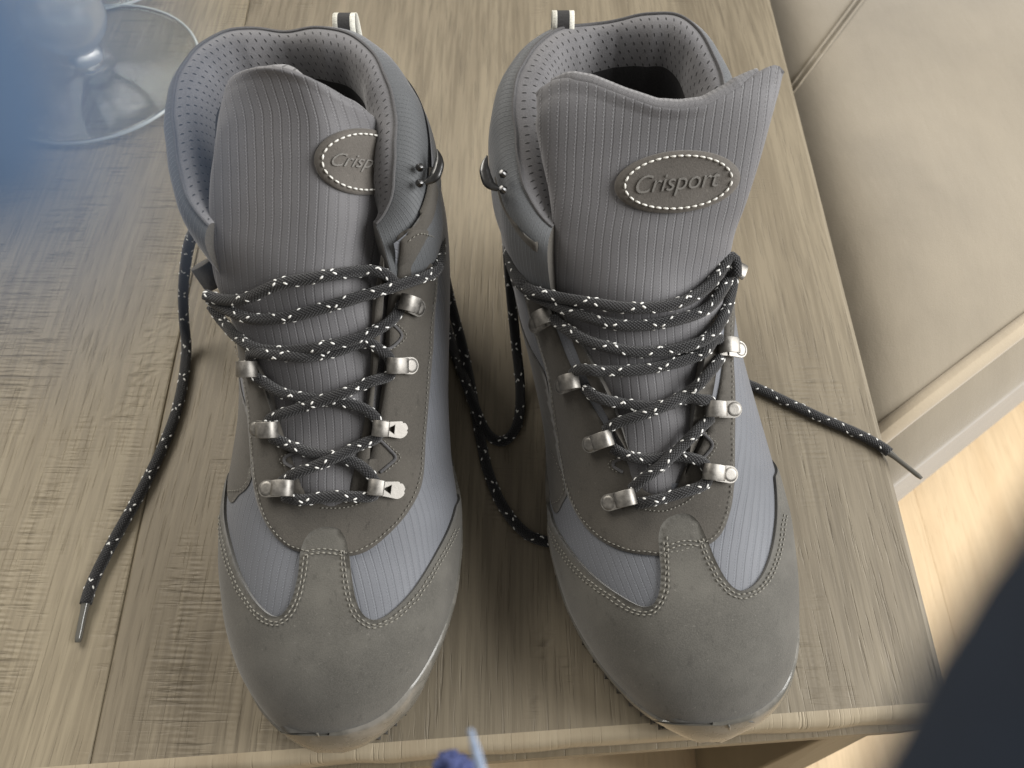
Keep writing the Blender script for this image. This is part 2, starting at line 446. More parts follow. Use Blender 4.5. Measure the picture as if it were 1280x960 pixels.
# sofa
def fabric(name, base):
    m = NT(name, rough=.95, spec=.15); g = m.geo()
    a = m.noise(g, 9, 4, .6); b = m.noise(g, 900, 3, .6); c = m.noise(m.mapping(g, (20, 6, 8), (0, 0, .5)), 1, 4, .6)
    k_ = lambda f: tuple(x * f for x in base)
    cc = m.ramp(a, [(.3, k_(.86)), (.5, k_(1)), (.72, k_(1.12))])
    cc = m.mix(m.math('MULTIPLY', m.smooth(c, .4, .75), .3), cc, k_(1.25))
    cc = m.mix(m.math('MULTIPLY', b, .25), cc, k_(.7))
    m.color(cc); n1 = m.bump(b, .3, .0008); m.bump(c, .3, .004, n1)
    m.b.inputs['Sheen Weight'].default_value = .5
    return m.mat
M['sofa'] = fabric('beige_suede_upholstery', (.232, .200, .150))
M['sofa_pipe'] = fabric('beige_piping', (.36, .30, .215))
sofa = tag(empty('sofa', (.9, .6, FLOOR_Z)), 'beige velvety sofa with piped seat cushion beside the table', 'sofa')
zc = -.055
a_ = P(1110, 535, zc); b_ = P(1285, 402, zc); ex = (b_ - a_); ex[2] = 0; ex /= np.linalg.norm(ex)
ey = np.array([-ex[1], ex[0], 0])
if ey[1] < 0: ey = -ey
def SW(x, y, z): return a_ * [1, 1, 0] + ex * x + ey * y + np.array([0, 0, z])
low = -.108
_ed = (eR0 - eR1)[:2] / np.linalg.norm((eR0 - eR1)[:2])
def dip(p):         # the cushion is rounded down where it meets the table
    d = (p[0] - eR1[0]) * _ed[1] - (p[1] - eR1[1]) * _ed[0]
    return np.array([p[0], p[1], p[2] - .035 * math.exp(-(max(0, d + .01) / .035) ** 2)])
# cushion top & sides: rounded slab
nx, ny = 70, 50; X0, X1, Y1 = -.16, 1.2, .75
vs = []; idx = {}
def prof_y(t):      # path: from front bottom, up the front face, over the edge, back across the top
    pts = [(-.010, low - .004), (-.028, low), (-.031, low + .012), (-.026, low + .030), (-.012, zc - .010), (-.001, zc - .001), (.016, zc + .006), (.06, zc + .014), (.2, zc + .024), (.45, zc + .026), (.68, zc + .010), (Y1, zc - .05)]
    return pts
pp = spline(prof_y(0), 60)
for i in range(nx + 1):
    t = i / nx; x = X0 + (X1 - X0) * t; ends = min(1, (t * (1 - t)) * 40)
    for y, z in pp:
        wr = .003 * math.sin(x * 9 + y * 6) + .002 * math.sin(x * 23 - y * 13)
        vs.append(dip(SW(x, y, z - (1 - ends) * .03 + wr * min(1, max(0, y) * 12) + (.006 * math.sin(x * 7 - y * 11 + 1) + .003 * math.sin(x * 17 + y * 8)) * min(1, max(0, y - .02) * 6))))
mesh('seat_cushion', vs, grid_faces(nx + 1, len(pp)), M['sofa'], sofa)
G = Geo(); tube(G, [dip(SW(x, .000, zc - .0005 + .0015 * math.sin(x * 14))) for x in np.linspace(X0, X1, 90)], 0.0070, 12)
G.build('piping', [M['sofa_pipe']], sofa)
G = Geo(); tube(G, [SW(x, -.0275, low - .001 + .001 * math.sin(x * 17)) for x in np.linspace(X0, X1, 90)], .0026, 8)
G.build('piping', [M['sofa_pipe']], sofa)
vs = []
for x in (X0, X1):
    for y, z in [(-.022, low - .003), (-.024, low - .06), (-.046, FLOOR_Z + .05), (.7, FLOOR_Z + .05), (.7, low)]: vs.append(SW(x, y, z))
mesh('sofa_base', vs, [(0, 1, 6, 5), (1, 2, 7, 6), (2, 3, 8, 7), (3, 4, 9, 8), (0, 4, 3, 2, 1), (5, 6, 7, 8, 9)], M['sofa'], sofa, smooth=False)
for x in (X0 + .1, X1 - .1):
    for y in (.08, .62):
        G = Geo(); p = SW(x, y, 0); tube(G, [(p[0], p[1], FLOOR_Z + .008), (p[0], p[1], FLOOR_Z + .052)], [.018, .024], 12)
        G.build('leg', [M['sole']], sofa)
# the stitched seam across the cushion at the upper right of the table
def sofa_hit(u, v):
    p = P(u, v, zc + .02); return p
cush = [o for o in sofa.children if o.name.startswith('seat_cushion')][0]; coff = cush.location + sofa.location
cb = BVHTree.FromPolygons([v.co + coff for v in cush.data.vertices], [tuple(q.vertices) for q in cush.data.polygons])
for off in (0, 7):
    path = []
    for t in np.linspace(-.35, 1.5, 60):
        u, v = 986 + 99 * t + off * .8, 112 - 132 * t + off * .6; r_ = cb.ray_cast(Vector(CAM), Vector(ray(u, v)).normalized())
        if r_[0] is not None: path.append(np.array(r_[0]) + [0, 0, .0008])
    G = Geo(); tube(G, path, .0013, 8); G.build('seam_piping', [M['sofa']], sofa)

# ------------------------------------------------------------------ boots
SCL_S, SCL_P = .34, .052        # rough metres per unit of s and of phi
class Boot:
    def __init__(b, D):
        b.D = D
        T = np.array([P(*q) for q in D['T']]); n = len(T)
        BY = np.array(D['B'])
        rb = P(*D['rimback'])
        f = np.clip((np.arange(n) - 3) / (n - 4), 0, 1)
        bx = T[:, 0] * (1 - f) + rb[0] * f
        B = np.stack([bx, BY[:, 0], BY[:, 1]], 1); B[-1] = rb
        mid = (T + B) / 2
        ds = np.linalg.norm(np.diff(T, axis=0), axis=1) * .5 + np.linalg.norm(np.diff(B, axis=0), axis=1) * .5
        s = np.r_[0, np.cumsum(ds)]; s /= s[-1]
        b.s = s; b.Tf = [pchip(s, T[:, k]) for k in range(3)]; b.Bf = [pchip(s, B[:, k]) for k in range(3)]
        b.n = pchip(s, D['n']); b.e = pchip(s, D['e'])
        wl = np.full(n, .045); wr = np.full(n, .045)
        ph = np.linspace(-math.pi, math.pi, 181)
        for it in range(14):
            b.wl = pchip(s, wl); b.wr = pchip(s, wr)
            for i in range(n):
                p = b.S(np.full(181, s[i]), ph); u, v = proj(p)
                dep = (p - CAM) @ FWD
                k = np.argmin(u); tl = np.interp(v[k], D['LV'], D['LU']); wl[i] += .7 * (u[k] - tl) / FPX * dep[k]
                k = np.argmax(u); tr = np.interp(v[k], D['RV'], D['RU']); wr[i] += .7 * (tr - u[k]) / FPX * dep[k]
            wl = np.clip(wl, .002, .070); wr = np.clip(wr, .002, .070)
        b.wl = pchip(s, wl); b.wr = pchip(s, wr)
        # table for finding (s, phi) under a pixel
        gs, gp = np.meshgrid(np.linspace(0, 1, 500), np.linspace(-2.9, 2.9, 480), indexing='ij')
        p = b.S(gs.ravel(), gp.ravel()); nr = b.N(gs.ravel(), gp.ravel())
        fac = np.einsum('ij,ij->i', nr, CAM - p) > 0
        u, v = proj(p); b.tab = (gs.ravel()[fac], gp.ravel()[fac], u[fac], v[fac], ((p - CAM) @ FWD)[fac])
    def S(b, s, ph):
        s = np.asarray(s, float); ph = np.asarray(ph, float)
        T = np.stack([f(s) for f in b.Tf], -1); B = np.stack([f(s) for f in b.Bf], -1)
        C = (T + B) / 2; H = (T - B) / 2
        n = b.n(s); c, sn = np.cos(ph), np.sin(ph)
        r = (np.abs(c) ** n + np.abs(sn) ** n) ** (-1 / n)
        W = np.where(sn < 0, b.wl(s), b.wr(s))
        x = W * r * sn * (1 + b.e(s) * r * c)
        out = C + H * (r * c)[..., None]; out[..., 0] += x
        return out
    def N(b, s, ph):
        h = 2e-3
        a = b.S(np.clip(s + h, 0, 1), ph) - b.S(np.clip(s - h, 0, 1), ph)
        c = b.S(s, ph + h) - b.S(s, ph - h)
        n = np.cross(a, c); n /= np.linalg.norm(n, axis=-1)[..., None] + 1e-15
        cen = b.S(s, ph * 0) * .5 + b.S(s, ph * 0 + math.pi) * .5
        sg = np.sign(np.einsum('...i,...i->...', n, b.S(s, ph) - cen)); sg[sg == 0] = 1
        return n * sg[..., None]
    def inv(b, u, v):
        S_, P_, U, V, Dp = b.tab
        d = (U - u) ** 2 + (V - v) ** 2
        m = d < d.min() + 9
        i = np.where(m)[0]; i = i[np.argmin(Dp[i] * 300 + np.sqrt(d[i]))]
        return S_[i], P_[i]
    def trace(b, px): return [b.inv(*q) for q in px]

def patch(b, poly, h, name, mat, parent, sp=.0030, uvrot=0.0, skirt=.0012, crown=0.0):
    """piece of the upper cut to the outline poly in (s, phi) and laid on the boot, h proud"""
    d = np.array([(q[0] * SCL_S, q[1] * SCL_P) for q in poly])
    d = np.vstack([d, d[:1]]); seg = np.linalg.norm(np.diff(d, axis=0), axis=1); L = np.r_[0, np.cumsum(seg)]
    m = max(12, int(L[-1] / .0016)); t = np.linspace(0, L[-1], m, endpoint=False)
    bd = np.stack([np.interp(t, L, d[:, 0]), np.interp(t, L, d[:, 1])], 1)
    # light smoothing of the outline
    bd = .25 * np.roll(bd, 1, 0) + .5 * bd + .25 * np.roll(bd, -1, 0)
    lo, hi = bd.min(0), bd.max(0)
    gx, gy = np.meshgrid(np.arange(lo[0], hi[0], sp), np.arange(lo[1], hi[1], sp)); pts = np.stack([gx.ravel(), gy.ravel()], 1)
    # inside test
    x, y = pts[:, 0], pts[:, 1]; ins = np.zeros(len(pts), bool)
    x0, y0 = bd[:, 0], bd[:, 1]; x1, y1 = np.roll(x0, -1), np.roll(y0, -1)
    for k in range(len(bd)):
        c = ((y0[k] > y) != (y1[k] > y)); 
        with np.errstate(all='ignore'):
            xi = (x1[k] - x0[k]) * (y - y0[k]) / (y1[k] - y0[k] + 1e-18) + x0[k]
        ins ^= c & (x < xi)
    dm = np.min(np.linalg.norm(pts[:, None, :] - bd[None, :, :], axis=2), axis=1) if len(pts) * len(bd) < 3e7 else np.full(len(pts), 1.)
    pts = pts[ins & (dm > sp * .45)]
    allp = [Vector(q) for q in np.vstack([bd, pts])]; nb = len(bd)
    vo, eo, fo, ov, oe, of = delaunay_2d_cdt(allp, [(i, (i + 1) % nb) for i in range(nb)], [list(range(nb))], 1, 1e-7)
    vo = np.array([tuple(q) for q in vo])
    orig = [min(o) if len(o) else -1 for o in ov]
    s, ph = vo[:, 0] / SCL_S, vo[:, 1] / SCL_P
    p = b.S(s, ph); n = b.N(s, ph)
    isb = np.array([0 <= q < nb for q in orig])
    hh = np.where(isb, h * .72, h) + crown * 0
    top = p + n * hh[:, None]
    # skirt
    o2 = {orig[i]: i for i in range(len(orig)) if 0 <= orig[i] < nb}
    V = list(top); F = [tuple(f) for f in fo]
    base = len(V); cen = vo.mean(0)
    ring = [o2[i] for i in range(nb) if i in o2]
    for i in ring: V.append(p[i] - n[i] * skirt)
    for j in range(len(ring)):
        k = (j + 1) % len(ring); F.append((ring[j], ring[k], base + k, base + j))
    uv = np.stack([vo[:, 1], vo[:, 0]], 1)
    if uvrot:
        c, sn = math.cos(uvrot), math.sin(uvrot); uv = uv @ np.array([[c, -sn], [sn, c]])
    uv = np.vstack([uv, uv[ring]])
    o = mesh(name, V, F, mat, parent, uv)
    return o

def stitches(pos, nrm, parent, mat, gap=.0026, ln=.0017, r=.00032, name='stitching', lift=.0002):
    pos = np.asarray(pos); L = np.r_[0, np.cumsum(np.linalg.norm(np.diff(pos, axis=0), axis=1))]
    G = Geo(); t = gap * .5
    while t + ln < L[-1]:
        c = [np.interp(t + a, L, pos[:, k]) for a in (0, ln) for k in range(3)]
        a, e = np.array(c[:3]), np.array(c[3:]); n = np.array([np.interp(t + ln / 2, L, nrm[:, k]) for k in range(3)])
        n /= np.linalg.norm(n) + 1e-9
        d = e - a; dl = np.linalg.norm(d) + 1e-9; d /= dl; sd = np.cross(d, n)
        V = []; 
        for q, rr, up in ((0, .35, -.3), (.25, 1, .6), (.75, 1, .6), (1, .35, -.3)):
            cpt = a + d * dl * q + n * (lift + r * up)
            for k in range(5):
                an = 2 * math.pi * k / 5; V.append(cpt + rr * r * (math.cos(an) * sd + math.sin(an) * n))
        G.add(V, grid_faces(4, 5, True) + [(4, 3, 2, 1, 0), (15, 16, 17, 18, 19)])
        t += gap
    if not G.v: return None
    return tag(G.build(name, [mat], parent), kind='stuff')

def surf_path(b, px, h, n=200, close=False):
    sp = np.array(b.trace(px)); sp2 = sp * [SCL_S, SCL_P]; c = spline(sp2, n) / [SCL_S, SCL_P]
    return b.S(c[:, 0], c[:, 1]) + b.N(c[:, 0], c[:, 1]) * h, b.N(c[:, 0], c[:, 1]), c

def inset_px(px, d):
    """shift a traced open outline sideways by d pixels"""
    p = spline(px, len(px) * 4); t = np.gradient(p, axis=0); t /= np.linalg.norm(t, axis=1)[:, None] + 1e-9
    return [(a[0] + -c[1] * d, a[1] + c[0] * d) for a, c in zip(p, t)]

def sub(parent_obj, *a): return parent_obj

def make_boot(D):
    b = Boot(D); rootloc = P(D['T'][5][0], D['T'][5][1], 0); rootloc[2] = 0
    root = tag(empty('hiking_boot', rootloc), D['label'], 'boot', 'pair of grey hiking boots')
    PI = math.pi
    # ---- gap edges
    gl = np.array(b.trace(D['gapL'])); gr = np.array(b.trace(D['gapR']))
    gl = gl[np.argsort(gl[:, 0])]; gr = gr[np.argsort(gr[:, 0])]
    st = max(gl[0, 0], gr[0, 0]) 
    def gL(s): return np.where(s < st - .012, 0, np.interp(s, np.r_[st - .012, gl[:, 0]], np.r_[0, -gl[:, 1]]))
    def gR(s): return np.where(s < st - .012, 0, np.interp(s, np.r_[st - .012, gr[:, 0]], np.r_[0, gr[:, 1]]))
    # ---- base shell (fabric): closed below, open along the throat and at the top
    ns, nph = 200, 150
    ss = np.linspace(0, 1, ns) ** 1.35; V = []; UV = []
    for s in ss:
        a, c = float(gR(s)) + (.10 if s > st - .012 else 0), 2 * PI - float(gL(s)) - (.10 if s > st - .012 else 0)
        ph = np.linspace(a, c, nph); p = b.S(np.full(nph, s), ph); V.extend(p)
        q = (ph + PI) % (2 * PI) - PI
        UV.extend([(x_ * SCL_P + (s * D['slant'] * (1 if x_ > 0 else -1)), s * SCL_S) for x_ in q])
    shell = mesh('fabric_upper', V, grid_faces(ns, nph), M['mesh'], root, UV)
    # ---- sole: outline from the section feet
    sB = np.linspace(.0, 1, 400); foot = b.S(sB, np.full(400, 1.95)), b.S(sB, np.full(400, -1.95))
    y0, y1 = b.Tf[1](0.) + .004, .322 + D.get('dy', 0)
    ys = y0 + (y1 - y0) * (1 - np.cos(np.linspace(0, PI, 70))) / 2
    yy = (ys - y0) / (y1 - y0)
    def sil(side):
        out = []
        for y in ys:
            best = None
            m = (np.abs(b_y - y) < .0035) & (b_z < .05) & (b_z > .012) & (np.sign(b_ph) == side)
            out.append(b_x[m].max() * 1 if side > 0 and m.any() else (b_x[m].min() if m.any() else np.nan))
        return np.array(out)
    gs_, gp_ = np.meshgrid(np.linspace(0, 1, 300), np.linspace(-PI, PI, 300), indexing='ij'); pp_ = b.S(gs_.ravel(), gp_.ravel())
    b_x, b_y, b_z, b_ph = pp_[:, 0], pp_[:, 1], pp_[:, 2], gp_.ravel()
    xr, xl = sil(1), sil(-1); ok = ~(np.isnan(xr) | np.isnan(xl)); xr = np.interp(ys, ys[ok], xr[ok]); xl = np.interp(ys, ys[ok], xl[ok])
    cx = (xr + xl) / 2; hw = (xr - xl) / 2
    lim = np.interp(yy, [0, .2, .42, .62, .8, .93, 1.0], [.07, .07, .060, .050, .046, .042, .012])
    hw = np.minimum(hw, lim) - .0035; hw = np.maximum(hw, .003); hw[-1] = .008
    def ringz(z, g, spring=0.0):
        pts = [(cx[i] + hw[i] + g, ys[i], z) for i in range(len(ys))] + [(cx[i] - hw[i] - g, ys[i], z) for i in range(len(ys) - 1, -1, -1)]
        return pts
    def toe_up(y): return .010 * max(0, 1 - (y - y0) / .06) ** 2
    def solid(name, levels, mat, parent):
        V = []; 
        for z, g in levels: V += [(x, y, zz + toe_up(y)) for x, y, zz in ringz(z, g)]
        m = 2 * len(ys); F = grid_faces(len(levels), m, True) + [tuple(range(m))[::-1], tuple(range((len(levels) - 1) * m, len(levels) * m))]
        return mesh(name, V, F, mat, parent)
    solid('outsole', [(.004, -.004), (.004, -.001), (.011, .0005), (.0135, 0)], M['sole'], root)
    solid('midsole', [(.0137, -.0008), (.018, .0002), (.024, -.0002), (.028, -.0035)], M['midsole'], root)
    G = Geo()
    for i in range(3, len(ys) - 3, 2):
        for sg in (1, -1):
            x = cx[i] + sg * (hw[i] - .0062); box(G, x, ys[i], .0045 + toe_up(ys[i]), .012, .0052, .009)
            if i % 4 == 1: box(G, cx[i] + sg * hw[i] * .35, ys[i], .003 + toe_up(ys[i]) , .012, .006, .006)
    tag(G.build('tread_lugs', [M['sole']], root, smooth=False), kind='stuff')
    # ---- rubber rand round the toe and along the sole
    V = []; UV = []; nr = 14
    srange = np.linspace(0, 1, 220) ** 1.6 * .78
    for side in (1, -1):
        for s in srange:
            ph = np.linspace(0, PI, 240) * side; p = b.S(np.full(240, s), ph); z = p[:, 2]
            zr = np.interp(ph, [-1.5, -.5, .2, 1.2, 2.2], D['rand']) * max(.0, 1 - s / .8) + .024 * min(1, s / .8)
            k = np.where(z < zr)[0]; k = k[0] if len(k) else 239
            fr_ = 0.0 if k in (0, 239) else (z[k - 1] - zr[k - 1]) / max(1e-9, (z[k - 1] - zr[k - 1]) - (z[k] - zr[k])) - 1
            k2 = np.where(z < .014)[0]; k2 = k2[0] if len(k2) else 239
            k2 = max(k2, k + 2) if k2 + 1 < 240 else 239; k = min(k, k2 - 1)
            pr = np.linspace(abs(ph[k]) + fr_ * PI / 239, abs(ph[k2]), nr) * side
            pt = b.S(np.full(nr, s), pr); nn = b.N(np.full(nr, s), pr)
            hgt = np.array([-.0012, .0026] + [.0031] * (nr - 3) + [.0004])
            if k == 0: hgt[:2] = .0031
            wav = .00012 * math.sin(s * 90)
            V.extend(pt + nn * (hgt + wav)[:, None]); UV.extend([(s, q) for q in np.linspace(0, 1, nr)])
    m = len(srange)
    F = grid_faces(m, nr) + [tuple(i + m * nr for i in f) for f in grid_faces(m, nr)]
    rand = mesh('toe_rand', V, F, M['rand'], root, UV)
    # the little cut where the rand ends are glued together
    uc, vc = D['randcut']; s_, p_ = b.inv(uc, vc)
    q = b.S(np.array([s_] * 6), p_ + np.linspace(-.0, .0, 6)); G = Geo()
    n0 = b.N(np.array([s_]), np.array([p_]))[0]
    c0 = b.S(np.array([s_]), np.array([p_]))[0] + n0 * .0034
    e0 = P(uc + 1, vc + 26, .022); tube(G, [c0 + (e0 - c0) * t + np.array([.0006 * math.sin(t * 5), 0, 0.0]) for t in np.linspace(0, 1, 8)], .0005, 6)
    G.build('glue_seam', [M['rand']], rand)

    # ---- toe cap
    top = D['cap']
    pl = b.trace(top); 
    left_hid = [(pl[0][0] + .02, -2.3), (pl[0][0] + .03, -2.75)]
    right_hid = [(pl[-1][0] + .03, 2.75), (pl[-1][0] + .02, 2.3)]
    lo = [(x, y) for x, y in ((.004, 2.75), (.004, 1.8), (.004, .9), (.004, 0), (.004, -.9), (.004, -1.8), (.004, -2.75))]
    tr = spline(np.array(pl) * [SCL_S, SCL_P], 160) / [SCL_S, SCL_P]
    right_hid2 = [(pl[-1][0] + .02, 2.3), (pl[-1][0] + .03, 2.75)]
    poly = left_hid[::-1] + [tuple(q) for q in tr] + right_hid2 + lo
    cap = patch(b, poly, .0019, 'toe_cap', M['toe'], root, skirt=.001)
    for off in (5.5, 9.5):
        bv_ = max(y for _, y in D['capbar']); i0 = min(i for i, q in enumerate(top) if 3 < i < len(top) - 4 and q[1] < bv_ + 2); i1 = max(i for i, q in enumerate(top) if 3 < i < len(top) - 4 and q[1] < bv_ + 2)
        for seg_ in (top[1:i0 + 1], top[i1:-1]):
            pos, nrm, _ = surf_path(b, inset_px(seg_, off), .0020, 260); stitches(pos, nrm, cap, M['thread'])
    pos, nrm, _ = surf_path(b, D['capbar'], .0020, 60); stitches(pos, nrm, cap, M['thread'])
    pos, nrm, _ = surf_path(b, [(x, y + 5) for x, y in D['capbar']], .0020, 60); stitches(pos, nrm, cap, M['thread'])
    # ---- lace panel, a U round the throat
    outer = np.array(b.trace(D['panel_out'])); innerL = np.array(b.trace(D['gapL'])); innerR = np.array(b.trace(D['gapR']))
    sc = np.array([SCL_S, SCL_P])
    o2 = spline(outer * sc, 160) / sc; iL = spline(innerL * sc, 60) / sc; iR = spline(innerR * sc, 60) / sc
    thr = np.array(b.trace(D['throat']))
    poly = [tuple(q) for q in o2] + [tuple(q) for q in iR[::-1]] + [tuple(q) for q in thr] + [tuple(q) for q in iL]
    lp = patch(b, poly, .0014, 'lace_panel', M['panel'], root, skirt=.0030)
    for px_, off, hh in ((D['panel_out'], D['panel_sgn'] * 4.5, .0016),):
        pos, nrm, _ = surf_path(b, inset_px(px_, off), hh, 400); stitches(pos, nrm, lp, M['thread'], gap=.0024, ln=.0014, r=.00024)
    if 'throat_st' in D:
        pos, nrm, _ = surf_path(b, D['throat_st'], .0016, 80); stitches(pos, nrm, lp, M['thread'], gap=.0019, ln=.0012, r=.00026)
    for zz in D['zig']:
        pos, nrm, _ = surf_path(b, zz, .0016, 60); G = Geo(); tube(G, pos, .0008, 6); G.build('welt', [M['binding']], lp)
        pos, nrm, _ = surf_path(b, [(x + (5 if zz[1][0] > zz[0][0] else -5), y) for x, y in zz], .0017, 60); stitches(pos, nrm, lp, M['thread'], gap=.0019, ln=.0011, r=.00022)
    for i, sp_ in enumerate(D['sidepanels']):
        pr = [b.inv(*q) for q in sp_['px']] + sp_.get('hid', [])
        c = spline(np.array(pr + pr[:1]) * sc, 160)[:-1] / sc
        sd = patch(b, [tuple(q) for q in c], sp_['h'], sp_['name'], M[sp_['mat']], root, skirt=.0012)
        if sp_.get('st'):
            pos, nrm, _ = surf_path(b, sp_['st'], sp_['h'] + .0002, 120); stitches(pos, nrm, sd, M['thread'], gap=.0026, ln=.0014, r=.00022)
    # ---- padded collar
    a0, a1 = D['collar_phi']          # from right front corner round the back to left front corner
    nc = 220; ph = np.linspace(a0, a1, nc); p = b.S(np.full(nc, 1.0), ph); nn = b.N(np.full(nc, 1.0), ph)
    up = b.S(np.full(nc, 1.0), ph) - b.S(np.full(nc, .96), ph); up /= np.linalg.norm(up, axis=1)[:, None]
    out_ = nn - up * np.einsum('ij,ij->i', nn, up)[:, None]; out_ /= np.linalg.norm(out_, axis=1)[:, None]
    dz = np.interp(ph, [x for x, _ in D['rimz']], [y for _, y in D['rimz']])
    ker = np.hanning(25); ker /= ker.sum(); dz = np.convolve(np.pad(dz, 12, 'edge'), ker, 'valid')
    th = np.interp(ph, [a0, a0 + .35, PI - .35, PI, PI + .35, a1 - .35, a1], [.6, 1, 1, .72, 1, 1, .6])
    th = th * np.interp(ph, [x for x, _ in D['thick']], [y for _, y in D['thick']])
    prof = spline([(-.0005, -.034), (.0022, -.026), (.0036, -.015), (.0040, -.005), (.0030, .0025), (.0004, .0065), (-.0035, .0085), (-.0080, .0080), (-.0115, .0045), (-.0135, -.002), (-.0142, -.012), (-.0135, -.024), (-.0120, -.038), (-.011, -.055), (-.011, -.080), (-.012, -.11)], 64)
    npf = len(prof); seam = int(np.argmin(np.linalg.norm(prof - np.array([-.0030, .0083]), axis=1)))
    L = np.r_[0, np.cumsum(np.linalg.norm(np.diff(p, axis=0), axis=1))]; Lp = np.r_[0, np.cumsum(np.linalg.norm(np.diff(prof, axis=0), axis=1))]
    cin = np.interp(ph, [x for x, _ in D['crest']], [y for _, y in D['crest']]); cin = np.convolve(np.pad(cin, 12, 'edge'), ker, 'valid')
    A = np.zeros((nc, npf, 3))
    for j, (o_, u_) in enumerate(prof):
        uw = np.where(u_ < -.03, 1.0, 0.0) if j > seam else 0
        wgt = np.clip((-u_ - .015) / .03, 0, 1) if j > seam else 0
        vert = np.array([0, .12, 1.0]) ; vert /= np.linalg.norm(vert)
        upv = up * (1 - wgt) + vert * wgt
        ofs = o_ if o_ > 0 else o_ * 1.0
        A[:, j] = p + out_ * (np.where(o_ < 0, o_ * th, o_))[:, None] + upv * (u_ + (dz if u_ > -.03 else dz * 0))[:, None]
        # crumple
        A[:, j] += out_ * (.0005 * np.sin(ph * 7 + j * .10) + .00015 * np.sin(ph * 19 + 2))[:, None] - out_ * (cin * min(1, j / seam) ** 1.5)[:, None]
    uvA = np.array([[(L[i], Lp[j]) for j in range(npf)] for i in range(nc)])
    def part(j0, j1, name, mat, inset=0):
        mm = j1 - j0; return mesh(name, A[:, j0:j1].reshape(-1, 3), grid_faces(nc, mm), mat, root, uvA[:, j0:j1].reshape(-1, 2))
    part(0, seam + 1, 'collar_band', M['collarf'])
    dk = int(np.argmax(prof[:, 1] * (np.arange(npf) > seam + 8) < -.008)); part(seam, dk + 1, 'collar_lining', M['lining']); part(dk, npf, 'shaded_lining', M['lining_shade'])  # deeper lining gets a near-black colour in place of the opening's shade
    G = Geo(); tube(G, A[:, seam] + up * .0002, .0007, 8); G.build('rim_seam', [M['binding']], root)
    # closing ends of the padding
    for e_ in (0, nc - 1):
        ring_ = A[e_, :40]; c_ = ring_.mean(0); V = list(ring_) + [c_]; mesh('collar_end', V, [(i, i + 1, len(ring_)) for i in range(len(ring_) - 1)], M['panel'], root)
    # insole
    c_ = A[:, -1]; V = list(c_) + [c_.mean(0) + np.array([0, 0, -.01])]
    mesh('insole', V, [(i, (i + 1) % nc, nc) for i in range(nc)], M['dark'], root)
    # ---- tongue
    tr_ = D['tongue']; nrw, ncl = 110, 50
    vv = np.array([q[0] for q in tr_], float); order = np.argsort(-vv)
    arr = np.array(tr_, float)[order]; par = np.linspace(0, 1, len(arr))
    fs = [pchip(par, arr[:, k]) for k in range(1, arr.shape[1])]; fv = pchip(par, arr[:, 0])
    zt = np.vstack([arr[:, [0, 3]], [D['ztop']]])[::-1]; fz = pchip(zt[:, 0], zt[:, 1]); vb, vt = 270.0, float(arr[-1, 0])
    Fg = np.zeros((nrw, ncl, 3)); js = np.linspace(-1, 1, ncl)
    for i, t in enumerate(np.linspace(0, 1, nrw)):
        uL, uR, zc_, zl, zr_ = [float(f(t)) for f in fs]
        for j, q in enumerate(js):
            qq = q; u = uL + (uR - uL) * (qq + 1) / 2
            vtop = float(fv(t))
            if vtop < vb: vtop = vb + (vtop - vb) * (vt + D['tongue_top'](u) - vb) / (vt - vb)
            z = float(fz(vtop)) - (zl if q < 0 else zr_) * abs(q) ** 2.0
            Fg[i, j] = P(u, vtop, z)
    gr_, gc_ = np.gradient(Fg, axis=0), np.gradient(Fg, axis=1)
    nn = np.cross(gc_, gr_); nn /= np.linalg.norm(nn, axis=2)[..., None]; nn *= np.sign(np.einsum('ijk,ijk->ij', nn, CAM - Fg).mean())
    I, J = np.meshgrid(np.linspace(0, 1, nrw), js, indexing='ij')
    edge = (1 - np.abs(J) ** 10) ** .5 * np.clip(1 - I ** 30, 0, 1) ** .5
    lump = .0007 * np.sin(I * 30 + J * 3) * np.clip((.60 - I) / .12, 0, 1) + .0006 * np.sin(I * 11 + 2) * np.cos(J * 3)
    th_ = .0040 * edge
    tp_ = .0030 * np.clip((1 - I) / .10, 0, 1) ** .5
    top_ = Fg + nn * (th_ - tp_ + lump * edge)[..., None]; bot = Fg - nn * (tp_ + th_)[..., None]
    Lr = np.r_[0, np.cumsum(np.linalg.norm(np.diff(Fg[:, ncl // 2], axis=0), axis=1))]
    uvt = np.zeros((nrw, ncl, 2)); uvt[..., 0] = Fg[..., 0] - Fg[:, ncl // 2, 0][:, None] * .85; uvt[..., 1] = Lr[:, None]
    V = list(top_.reshape(-1, 3)) + list(bot.reshape(-1, 3)); F = grid_faces(nrw, ncl); nb = nrw * ncl
    F2 = [tuple(i + nb for i in f[::-1]) for f in F]; F3 = []
    for i in range(nrw - 1):
        F3.append((i * ncl, (i + 1) * ncl, nb + (i + 1) * ncl, nb + i * ncl)); k = ncl - 1
        F3.append((i * ncl + k, nb + i * ncl + k, nb + (i + 1) * ncl + k, (i + 1) * ncl + k))
    for j in range(ncl - 1):
        F3.append(((nrw - 1) * ncl + j, (nrw - 1) * ncl + j + 1, nb + (nrw - 1) * ncl + j + 1, nb + (nrw - 1) * ncl + j))
    tg = mesh('tongue', V, F + F2 + F3, [M['tongue'], M['lining']], root, np.vstack([uvt.reshape(-1, 2)] * 2), midx=[0] * len(F) + [1] * len(F2) + [0] * len(F3))
